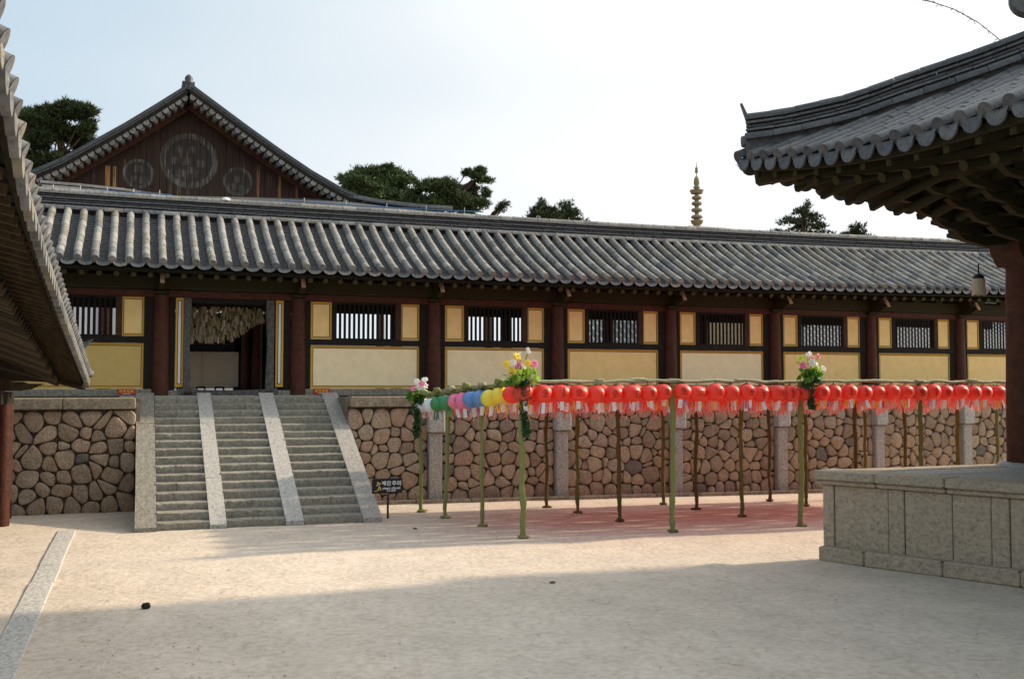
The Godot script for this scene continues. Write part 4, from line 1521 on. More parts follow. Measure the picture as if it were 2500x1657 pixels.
# ---------------------------------------------------------------- hall on the right
const REX := 10.0
func right_drip(z: float) -> float:
	var tz := [-15.62, -15.0, -13.74, -12.88, -11.9, -11.07, -10.25, 4.0]
	var ty := [6.90, 6.77, 6.55, 6.43, 6.33, 6.275, 6.265, 6.26]
	for i in tz.size() - 1:
		if z <= tz[i + 1] or i == tz.size() - 2: return lerpf(ty[i], ty[i + 1], clampf((z - tz[i]) / (tz[i + 1] - tz[i]), 0, 1))
	return 6.26

func far_drip(x: float) -> float:                       # the eave that turns away from the court
	return right_drip(-15.62 + (x - REX))

func build_right_hall() -> void:
	var h := thing("worship_hall", "dark hall with upswept grey tile eaves and a red column on a granite platform", "temple hall", Vector3(16, 1.46, -13))
	var mb: MB
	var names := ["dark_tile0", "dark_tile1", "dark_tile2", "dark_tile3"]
	var inw := Vector3(1, 0, 0)
	var sd := Vector3(0, 0, 1)
	var s0 := 0.42
	var cv := 0.012
	var z := -15.42
	var pan := MB.new()
	var rest := MB.new()
	while z < -2.0:
		var ft := Vector3(REX, right_drip(z) + 0.20, z)
		var ln := clampf(z + 15.62, 0.35, 6.6)
		var n := maxi(1, int(round(ln / 0.46)))
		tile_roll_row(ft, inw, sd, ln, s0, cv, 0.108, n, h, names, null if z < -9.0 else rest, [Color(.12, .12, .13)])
		var pf := Vector3(REX + 0.01, right_drip(z + 0.2) + 0.165, z + 0.2)
		pan_strip(pan, pf, inw, sd, 0.30, clampf(ln, 0.3, 6.6), s0, cv, maxi(2, int(ln / 0.16)), 0.055)
		if z < -8.0: part("drip_tile", drip_tile(pf, inw, sd, 0.34, 0.055, 0.17), M[names[rng.randi_range(0, 3)]], h)
		z += 0.40
	# far eave, seen along its edge
	var x := REX + 0.25
	while x < 19.0:
		var ft := Vector3(x, far_drip(x) + 0.20, -15.70)
		var ln := clampf(x - REX, 0.3, 4.5)
		tile_roll_row(ft, Vector3(0, 0, 1), Vector3(1, 0, 0), ln, s0, cv, 0.105, maxi(1, int(ln / 0.46)), h, names, rest, [Color(.12, .12, .13), Color(.14, .14, .15)])
		part("drip_tile", drip_tile(Vector3(x + .2, far_drip(x + .2) + 0.165, -15.71), Vector3(0, 0, 1), Vector3(1, 0, 0), 0.34, 0.055, 0.12), M[names[rng.randi_range(0, 3)]], h)
		x += 0.40
	var o := part("cover_tiles", rest, M.tile_v, h)
	o.set_meta("kind", "stuff")
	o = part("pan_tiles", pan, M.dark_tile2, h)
	o.set_meta("kind", "stuff")
	# roof body: front slope, far slope, rear slope as thick deck
	mb = MB.new()
	var rows := []
	for k in 12:
		var t := 7.0 * k / 11.0
		var ring := PackedVector3Array()
		for j in 16:
			var zz := lerpf(-15.60, 3.0, pow(j / 15.0, 1.3))
			if t > zz + 15.62: zz = t - 15.62
			ring.append(Vector3(REX + 0.05 + t, right_drip(zz - t * 0.0) * (1.0 if t < 0.1 else 1.0) + 0.06 + rise_at(t, s0, cv), zz))
		rows.append(ring)
	mb.grid(rows, true, false)
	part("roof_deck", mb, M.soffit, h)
	mb = MB.new()
	rows = []
	for k in 12:
		var t := 7.0 * k / 11.0
		var ring := PackedVector3Array()
		for j in 16:
			var xx := lerpf(REX + 0.1, 26.0, pow(j / 15.0, 1.3))
			xx = clampf(xx, REX + t, 26.0)
			ring.append(Vector3(xx, far_drip(xx) + 0.06 + rise_at(t, s0, cv), -15.62 + t))
		rows.append(ring)
	mb.grid(rows, true, false)
	part("roof_deck", mb, M.soffit, h)
	mb = MB.new()
	mb.quad(Vector3(17.0, 9.85, -8.6), Vector3(17.0, 9.85, 3.0), Vector3(26, 6.4, 3.0), Vector3(26, 6.4, -8.6))
	part("roof_deck", mb, M.soffit, h)
	# hip ridge with its lifted end
	var hip := PackedVector3Array()
	for q in [[10.22, 7.36], [10.7, 7.38], [11.5, 7.52], [12.13, 7.76], [12.9, 8.02], [13.4, 8.22], [14.6, 8.75], [16.6, 9.65]]:
		hip.append(Vector3(q[0], q[1], q[0] - 25.65))
	mb = MB.new()
	for k in hip.size() - 1:
		mb.beam(hip[k] - Vector3.UP * 0.22, hip[k + 1] - Vector3.UP * 0.22, 0.30, 0.46)
	part("ridge_core", mb, M.dark_tile0, h)
	ridge_wall(hip, h, names, 5, 0.066, 0.17, true)
	mb = MB.new()
	var dg := Vector3(-1, 0, -1).normalized()
	mb.prism(PackedVector2Array([Vector2(-.12, -.36), Vector2(.0, -.38), Vector2(.06, -.1), Vector2(.16, .22), Vector2(.12, .24), Vector2(.02, .02), Vector2(-.12, -.02)]), hip[0] + Vector3(.07, 0.50, -.07), dg, Vector3.UP, Vector3(1, 0, -1).normalized() * 0.1)
	part("ridge_end_tile", mb, M.dark_tile1, h)
	mb = MB.new()
	mb.lathe([[0.0, -.06], [.10, -.06], [.11, .0], [.10, .05], [0.0, .05]], hip[0] + dg * 0.06 + Vector3.UP * 0.0, 14, Basis(Vector3(0, 1, 0), dg, Vector3(0, 1, 0).cross(dg)))
	part("ridge_end_tile", mb, M.tile4, h)
	# round end ornament where the steep ridge meets the hip
	mb = MB.new()
	mb.lathe([[0.0, -.09], [.27, -.09], [.30, -.05], [.30, .05], [.27, .09], [0.0, .09]], Vector3(13.42, 9.22, -12.22), 22, Basis(Vector3(0, 1, 0), Vector3(-.6, .1, .8).normalized(), Vector3(0, 1, 0).cross(Vector3(-.6, .1, .8).normalized()).normalized()))
	part("ornament", mb, M.dark_tile3, h)
	mb = MB.new()
	mb.box(Vector3(13.52, 8.82, -12.14), Vector3(0.34, 0.55, 0.34), Basis(Vector3.UP, PI / 4), 0.05)
	part("ornament_base", mb, M.dark_tile1, h)
	# eave boards, flying rafters and rafters of the front eave
	mb = MB.new()
	var mb2 := MB.new()
	z = -15.5
	while z < -3.0:
		mb.beam(Vector3(REX + .16, right_drip(z) + 0.02, z), Vector3(REX + .16, right_drip(z + .5) + 0.02, z + .5), 0.07, 0.12)
		mb2.beam(Vector3(REX + 1.02, right_drip(z) - 0.02, z), Vector3(REX + 1.02, right_drip(z + .5) - 0.02, z + .5), 0.09, 0.13)
		z += 0.5
	part("eave_board", mb, M.rafter, h)
	part("eave_board", mb2, M.rafter, h)
	z = -15.2
	while z < -6.0:
		mb = MB.new()
		mb.beam(Vector3(REX + .24, right_drip(z) - 0.085, z), Vector3(REX + 2.2, right_drip(z) + 0.55, z), 0.11, 0.11)
		var rf := part("flying_rafter", mb, M.rafter, h)
		mb = MB.new()
		mb.box(Vector3(REX + .236, right_drip(z) - 0.085, z), Vector3(0.012, 0.10, 0.10))
		part("rafter_end", mb, M.rafter_end, rf)
		mb = MB.new()
		mb.rod(Vector3(REX + 1.0, right_drip(z) - 0.17, z + .1), Vector3(REX + 4.2, right_drip(z) + 0.78, z + .1 + clampf((-13.0 - z) * 0.8, 0, 1.8)), 0.085, 8)
		rf = part("rafter", mb, M.rafter, h)
		mb = MB.new()
		mb.lathe([[0.0, 0.0], [0.084, 0.0], [0.084, 0.012], [0.0, 0.012]], Vector3(REX + 0.985, right_drip(z) - 0.174, z + .1), 10, Basis(Vector3(0, 0, 1), PI / 2 + .3))
		part("rafter_end", mb, M.rafter_end, rf)
		z += 0.56
	# rafters of the far eave, whose ends make its saw-toothed edge
	x = REX + 0.7
	var k2 := 0
	while x < 18.6:
		mb = MB.new()
		var fan := clampf((REX + 4.2 - x) * 0.55, 0.0, 2.0)
		mb.beam(Vector3(x, far_drip(x) - 0.085, -15.46), Vector3(x + fan * .5, far_drip(x) + 0.55, -13.4), 0.115, 0.115)
		part("flying_rafter", mb, M.rafter, h)
		mb = MB.new()
		mb.rod(Vector3(x + .25, far_drip(x) - 0.20, -14.72), Vector3(x + .25 + fan, far_drip(x) + 0.78, -11.6), 0.095, 8)
		part("rafter", mb, M.rafter, h)
		x += 0.56
	mb = MB.new()
	mb.beam(Vector3(REX + .30, 6.70, -15.32), Vector3(15.8, 7.5, -9.9), 0.24, 0.32, 0.03)
	part("hip_rafter", mb, M.green_wood, h)
	# column, wall and the crowd of brackets above it
	mb = MB.new()
	mb.lathe([[0.0, 1.40], [0.43, 1.40], [0.42, 2.6], [0.39, 4.4], [0.37, 5.7], [0.0, 5.7]], Vector3(16.10, 0, -14.85), 24)
	part("column", mb, M.red_wood, h)
	mb = MB.new()
	mb.box(Vector3(20.5, 3.9, -6.3), Vector3(7.8, 5.0, 16.8))
	part("wall", mb, M.brown_wood, h)
	for q in [[5.35, 0.34, 0.26], [5.75, 0.16, 0.52]]:
		mb = MB.new()
		mb.box(Vector3(16.42, q[0], -7.4), Vector3(q[2], q[1], 14.4), Basis.IDENTITY, 0.02)
		part("tie_beam", mb, M.green_wood, h)
		mb = MB.new()
		mb.box(Vector3(20.8, q[0], -14.85), Vector3(8.4, q[1], q[2]), Basis.IDENTITY, 0.02)
		part("tie_beam", mb, M.green_wood, h)
	mb = MB.new()
	mb.prism(PackedVector2Array([Vector2(-.38, 5.28), Vector2(.38, 5.28), Vector2(.56, 5.55), Vector2(.56, 5.72), Vector2(-.56, 5.72), Vector2(-.56, 5.55)]), Vector3(16.1, 0, -15.2), Vector3.RIGHT, Vector3.UP, Vector3(0, 0, .7))
	part("column_head", mb, M.brown_wood, h)
	var tiers := 4
	var heads := [Vector3(16.1, 5.83, -14.85)]
	for k in 7: heads.append(Vector3(16.1, 5.83, -14.85 + .82 * (k + 1)))
	for k in 5: heads.append(Vector3(16.1 + .82 * (k + 1), 5.83, -14.85))
	for hi in heads.size():
		var c: Vector3 = heads[hi]
		mb = MB.new()
		mb.lathe([[0.0, -.15], [.22, -.15], [.34, .02], [.34, .10], [0.0, .10]], c, 4, Basis(Vector3.UP, PI / 4))
		part("bearing_block", mb, M.green_wood, h)
		var dirs := [Vector3(-1, 0, 0)]
		if hi == 0: dirs = [Vector3(-1, 0, 0), Vector3(0, 0, -1), Vector3(-1, 0, -1).normalized()]
		elif hi > 7: dirs = [Vector3(0, 0, -1)]
		for dvec in dirs:
			var stretch := 0.40 if dvec.z < -0.5 else 1.0
			for t in tiers:
				var reach: float = (1.35 + 0.48 * t) * stretch
				var yb := -0.16 + 0.22 * t
				mb = MB.new()
				mb.prism(PackedVector2Array([Vector2(-.3, yb), Vector2(reach * .55, yb), Vector2(reach * .8, yb - .05), Vector2(reach + .22, yb + .04), Vector2(reach + .42, yb + .17), Vector2(reach + .1, yb + .13), Vector2(reach - .1, yb + .19), Vector2(-.3, yb + .19)]), c + dvec.cross(Vector3.UP) * 0.07, dvec, Vector3.UP, -dvec.cross(Vector3.UP) * 0.14)
				part("bracket_arm", mb, M.green_wood if t % 2 else M.rafter, h)
				var cd: Vector3 = dvec.cross(Vector3.UP)
				mb = MB.new()
				var wl := 0.85 - 0.10 * t
				var cc: Vector3 = c + dvec * (reach - .25) + Vector3.UP * (yb + .21)
				mb.prism(PackedVector2Array([Vector2(-wl, .10), Vector2(-wl, .02), Vector2(-wl * .6, -.08), Vector2(wl * .6, -.08), Vector2(wl, .02), Vector2(wl, .10)]), cc - dvec * .05, cd, Vector3.UP, dvec * .1)
				part("cross_arm", mb, M.green_wood, h)
				for e in [-1.0, 0.0, 1.0]:
					mb = MB.new()
					mb.box(cc + cd * e * wl * .85 + Vector3.UP * .15, Vector3(.16, .10, .16), Basis(Vector3.UP, atan2(-dvec.z, dvec.x)), .02)
					part("small_block", mb, M.rafter if t % 2 else M.green_wood, h)
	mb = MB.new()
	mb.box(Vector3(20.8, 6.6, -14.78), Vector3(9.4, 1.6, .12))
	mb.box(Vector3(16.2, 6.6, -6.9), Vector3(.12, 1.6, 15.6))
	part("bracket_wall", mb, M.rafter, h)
	mb = MB.new()
	for q in [[14.9, 6.25], [14.2, 6.46]]:
		mb.box(Vector3(q[0], q[1], -6.6), Vector3(.16, .2, 17.4))
		part("tie_beam", mb, M.green_wood, h)
		mb = MB.new()
	mb.rod(Vector3(13.2, 6.72, -15.0), Vector3(13.2, 6.66, 2.0), 0.15, 10)
	part("eave_purlin", mb, M.green_wood, h)
	mb = MB.new()
	mb.rod(Vector3(13.0, 6.70, -14.9 + 1.3), Vector3(25, 6.66, -14.9 + 1.3), 0.15, 10)
	part("eave_purlin", mb, M.green_wood, h)

	# platform
	var p := thing("stone_platform", "granite slab platform with upright panels under the worship hall", "platform", Vector3(12.2, 0, -13.6))
	var a0 := Vector3(11.66, 0, -15.32)
	var dirv := Vector3(.415, 0, .91).normalized()
	var outv := Vector3(-dirv.z, 0, dirv.x)                     # away from the hall
	var bs := Basis(dirv, Vector3.UP, dirv.cross(Vector3.UP))
	var floor_y := -0.12
	# core
	mb = MB.new()
	var far_r := Vector3(26, 0, -15.32)
	var end := a0 + dirv * 15.0
	mb.prism(PackedVector2Array([Vector2(a0.x + .25, a0.z + .12), Vector2(25.9, a0.z + .12), Vector2(25.9, end.z), Vector2(end.x + .25, end.z)]), Vector3(0, floor_y, 0), Vector3.RIGHT, Vector3(0, 0, 1), Vector3(0, 1.50, 0))
	part("core", mb, M.granite_warm, p)
	# plinth, panels, pilasters, cornice, floor slabs along the front
	var s := 0.0
	for ln in [0.85, 1.35, 1.2, 1.6, 1.5, 1.7, 1.5]:
		mb = MB.new()
		mb.box(a0 + dirv * (s + ln * .5) + outv * 0.05 + Vector3.UP * (floor_y + 0.12), Vector3(ln - 0.008, 0.26, 0.34), bs, 0.025)
		part("plinth_block", mb, M.platform, p)
		s += ln
	var cuts := [[0.0, 0.22, true], [0.22, 1.22, false], [1.22, 1.50, true], [1.50, 2.30, false], [2.30, 2.92, false], [2.92, 3.20, true], [3.20, 4.6, false], [4.6, 4.9, true], [4.9, 6.4, false], [6.4, 6.7, true], [6.7, 8.2, false]]
	for q in cuts:
		var qa: float = q[0]
		var qb: float = q[1]
		var pil: bool = q[2]
		mb = MB.new()
		mb.box(a0 + dirv * ((qa + qb) * .5) - outv * (0.065 if pil else 0.085) + Vector3.UP * 0.66, Vector3(qb - qa - 0.012, 1.10, 0.2), bs, 0.012)
		part("pilaster" if pil else "panel", mb, M.platform, p)
	s = -0.12
	for ln in [1.15, 1.2, 1.35, 1.3, 1.5, 1.6, 1.5]:
		mb = MB.new()
		mb.box(a0 + dirv * (s + ln * .5) - outv * 0.12 + Vector3.UP * 1.262, Vector3(ln - 0.012, 0.085, 0.42), bs, 0.02)
		part("cornice", mb, M.platform, p)
		mb = MB.new()
		mb.box(a0 + dirv * (s + ln * .5) - outv * 0.20 + Vector3.UP * (1.383 + rng.randf_range(-.004, .004)), Vector3(ln - 0.010, 0.155, 0.72), bs, 0.02)
		part("edge_slab", mb, M.platform_edge, p)
		s += ln
	# far side cornice and slabs
	x = a0.x - .02
	while x < 25.0:
		var ln := rng.randf_range(1.2, 1.7)
		mb = MB.new()
		mb.box(Vector3(x + ln * .5 + .35, 1.383, a0.z + .17), Vector3(ln - .01, 0.153, 0.62), Basis.IDENTITY, 0.02)
		part("edge_slab", mb, M.platform_edge, p)
		mb = MB.new()
		mb.box(Vector3(x + ln * .5 + .2, 0.60, a0.z + .08), Vector3(ln - .01, 1.24, 0.16), Basis.IDENTITY, 0.012)
		part("panel", mb, M.granite_warm, p)
		x += ln
	# paving inside
	for i in 6:
		for j in 5:
			var c := a0 + Vector3(1.0, 0, 0) + dirv * (0.4 + j * 1.35) + Vector3(1.4 * i + .4, 0, 0)
			mb = MB.new()
			mb.prism(PackedVector2Array([Vector2(0, 0), Vector2(1.385, 0), Vector2(1.385 + dirv.x * 1.335, dirv.z * 1.335), Vector2(dirv.x * 1.335, dirv.z * 1.335)]), c - dirv * .3 + Vector3(-.7, 1.34, 0), Vector3.RIGHT, Vector3(0, 0, 1), Vector3(0, 0.105 + rng.randf_range(0, .006), 0))
			part("paving_slab", mb, M.granite, p)
	# column plinth
	mb = MB.new()
	mb.lathe([[0.0, 0.0], [.62, 0.0], [.60, .05], [.52, .09], [0.0, .09]], Vector3(16.10, 1.44, -14.85), 20)
	part("column_base", mb, M.granite, p)

	# wind bell under the bracket
	var bp := at(2391, 700, -15.6)
	var b := thing("hanging_bell", "pale bell-shaped lamp hanging beneath the hall brackets beside the red column", "bell", bp)
	mb = MB.new()
	mb.lathe([[.135, -.16], [.137, -.15], [.128, 0.0], [.122, .14], [.10, .17], [0.0, .175]], Vector3.ZERO, 20)
	for k in 7:
		var a := TAU * k / 7
		mb.rod(Vector3(cos(a) * .12, -.165, sin(a) * .12), Vector3(cos(a) * .125, -.14, sin(a) * .125), .025, 6)
	put("shade", mb, M.bell, b)
	mb = MB.new()
	mb.lathe([[.11, .16], [.10, .22], [.05, .26], [0.0, .27]], Vector3.ZERO, 16)
	mb.rod(Vector3(0, .25, 0), Vector3(0, .45, 0), .014, 6)
	put("hanger", mb, M.black, b)

# ---------------------------------------------------------------- hall on the left
const SEX := -0.92
func left_drip(z: float) -> float:
	var tz := [-23.0, -18.5, -15.0, -13.0, -11.5, -9.7, -9.1, -8.6, -8.0, -7.5, -6.5]
	var ty := [3.22, 3.72, 4.11, 4.37, 4.56, 4.85, 5.04, 5.22, 5.38, 5.55, 5.8]
	for i in tz.size() - 1:
		if z <= tz[i + 1] or i == tz.size() - 2: return lerpf(ty[i], ty[i + 1], clampf((z - tz[i]) / (tz[i + 1] - tz[i]), 0, 1))
	return 3.2

func build_left_hall() -> void:
	var h := thing("side_hall", "low side hall with a sagging tiled eave over exposed rafters and a red post", "temple hall", Vector3(-2.6, 0, -20))
	var names := ["tile2", "tile4", "dark_tile3", "tile4", "tile6"]
	var inw := Vector3(-1, 0, 0)
	var sd := Vector3(0, 0, 1)
	var mb: MB
	var pan := MB.new()
	var z := -22.85
	while z < -6.6:
		var ft := Vector3(SEX, left_drip(z) - 0.03, z)
		tile_roll_row(ft, inw, sd, 1.8, 0.42, 0.03, 0.112, 4, h, names, null, [])
		var pf := Vector3(SEX - .01, left_drip(z + .15) - 0.065, z + .15)
		pan_strip(pan, pf, inw, sd, 0.24, 1.8, 0.42, 0.03, 8, 0.05)
		part("drip_tile", drip_tile(pf, inw, sd, 0.28, 0.05, 0.21, 0.07), M[names[rng.randi_range(0, 4)]], h)
		z += 0.30
	var o := part("pan_tiles", pan, M.pan, h)
	o.set_meta("kind", "stuff")
	# soffit in two steps with rows of ribs
	mb = MB.new()
	var mb2 := MB.new()
	var rows := []
	var rows2 := []
	for k in 34:
		var zz := lerpf(-23.0, -6.5, k / 33.0)
		var y := left_drip(zz)
		rows.append(PackedVector3Array([Vector3(SEX - .10, y - .12, zz), Vector3(SEX - .62, y + .02, zz)]))
		rows2.append(PackedVector3Array([Vector3(SEX - .60, y - .06, zz), Vector3(SEX - 1.1, y + .16, zz), Vector3(SEX - 3.2, y + 1.0, zz)]))
	mb.grid(rows, true, false, true)
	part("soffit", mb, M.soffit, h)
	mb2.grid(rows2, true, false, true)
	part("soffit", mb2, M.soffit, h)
	var b1 := MB.new()
	var b2 := MB.new()
	z = -23.0
	while z < -6.8:
		b1.beam(Vector3(SEX - .10, left_drip(z) - .10, z), Vector3(SEX - .10, left_drip(z + .4) - .10, z + .4), .06, .10)
		b2.beam(Vector3(SEX - .62, left_drip(z) - .10, z), Vector3(SEX - .62, left_drip(z + .4) - .10, z + .4), .07, .12)
		z += .4
	part("eave_board", b1, M.soffit, h)
	part("eave_board", b2, M.soffit, h)
	z = -22.8
	while z < -6.8:
		mb = MB.new()
		mb.beam(Vector3(SEX - .15, left_drip(z) - .175, z), Vector3(SEX - .75, left_drip(z) - .02, z), .085, .09)
		part("flying_rafter", mb, M.soffit_rib, h)
		mb = MB.new()
		mb.rod(Vector3(SEX - .55, left_drip(z) - .21, z + .1), Vector3(SEX - 2.6, left_drip(z) + .62, z + .1), .07, 7)
		part("rafter", mb, M.soffit_rib if rng.randf() < .6 else M.soffit, h)
		z += 0.285
	# corner end of the hip with its lifted tile
	mb = MB.new()
	var c := Vector3(SEX + .03, 3.23, -23.05)
	mb.rod(c, c + Vector3(-.3, .1, .3), .085, 10)
	part("hip_end_tile", mb, M.tile4, h)
	mb = MB.new()
	var t0 := at(190, 845, -23.6)
	mb.prism(PackedVector2Array([Vector2(-.25, -.02), Vector2(.02, -.10), Vector2(.16, -.02), Vector2(.30, .16), Vector2(.12, .09), Vector2(-.25, .12)]), t0, Vector3.RIGHT, Vector3.UP, Vector3(0, 0, .1))
	part("ridge_end_tile", mb, M.dark_tile1, h)
	mb = MB.new()
	mb.beam(t0 + Vector3(-.2, .05, .05), t0 + Vector3(-1.8, .8, 1.2), .2, .22)
	part("hip_ridge", mb, M.dark_tile1, h)
	mb = MB.new()
	mb.beam(Vector3(SEX - .1, 3.02, -22.95), Vector3(SEX - 2.4, 3.7, -20.7), .18, .24, .02)
	part("hip_rafter", mb, M.soffit, h)
	# the eave that turns the corner towards the terrace
	mb = MB.new()
	mb.quad(Vector3(-1.15, 3.02, -23.9), Vector3(-1.9, 3.62, -22.6), Vector3(-9, 4.6, -22.6), Vector3(-9, 3.5, -25.1))
	mb.quad(Vector3(-1.15, 3.02, -23.9), Vector3(-9, 3.5, -25.1), Vector3(-9, 3.66, -25.12), Vector3(-1.15, 3.16, -23.92))
	mb.quad(Vector3(-1.15, 3.16, -23.92), Vector3(-9, 3.66, -25.12), Vector3(-9, 4.8, -22.6), Vector3(-1.9, 3.8, -22.6))
	part("corner_eave", mb, M.soffit, h)
	# posts, tie beams, bracket arms
	for q in [[-2.66, -24.2, .17, 2.62, "red_wood"], [-2.72, -25.55, .13, 2.6, "brown_wood"], [-5.6, -24.2, .16, 2.62, "red_wood"]]:
		mb = MB.new()
		mb.lathe([[0.0, -0.05], [q[2], -0.05], [q[2], q[3]], [0.0, q[3]]], Vector3(q[0], 0, q[1]), 16)
		part("column", mb, M[q[4]], h)
	mb = MB.new()
	mb.box(Vector3(-2.66, 2.72, -14), Vector3(.2, .26, 22.6), Basis.IDENTITY, .02)
	part("tie_beam", mb, M.soffit, h)
	mb = MB.new()
	mb.box(Vector3(-6, 2.72, -24.2), Vector3(6.8, .26, .2), Basis.IDENTITY, .02)
	part("tie_beam", mb, M.soffit, h)
	for q in [[0.0, 2.88], [.0, 3.08]]:
		for dv in [Vector3(1, 0, 0), Vector3(.7, 0, -.7)]:
			mb = MB.new()
			var ln: float = 0.55 + (q[1] - 2.88) * 1.6
			mb.prism(PackedVector2Array([Vector2(-.3, 0), Vector2(ln * .6, 0), Vector2(ln, .03), Vector2(ln + .25, .15), Vector2(ln * .9, .15), Vector2(ln * .7, .19), Vector2(-.3, .19)]), Vector3(-2.66, q[1], -24.2), dv, Vector3.UP, dv.cross(Vector3.UP) * .12)
			part("bracket_arm", mb, M.soffit_rib, h)
	# dark plank wall behind
	for k in 14:
		mb = MB.new()
		mb.box(Vector3(-3.05, 1.35, -25.4 + .11 + k * .25), Vector3(.06, 2.6, .24))
		part("wall_plank", mb, M.dark_wood, h)
	mb = MB.new()
	mb.box(Vector3(-6.2, 1.5, -26.0), Vector3(6.3, 3.0, .1))
	part("rear_wall", mb, M.dark_wood, h)
	mb = MB.new()
	mb.quad(Vector3(-4.0, 4.2, -23), Vector3(-4.0, 6.7, -6.5), Vector3(-12, 9.0, -6.5), Vector3(-12, 6.6, -23))
	part("roof_deck", mb, M.pan, h)
	mb = MB.new()
	var rr := []
	for k in 12:
		var zz := lerpf(-23.0, -6.5, k / 11.0)
		rr.append(PackedVector3Array([Vector3(SEX - 1.7, left_drip(zz) + .75, zz), Vector3(-4.0, left_drip(zz) + 1.9, zz)]))
	mb.grid(rr, true, false, true)
	part("roof_deck", mb, M.pan, h)

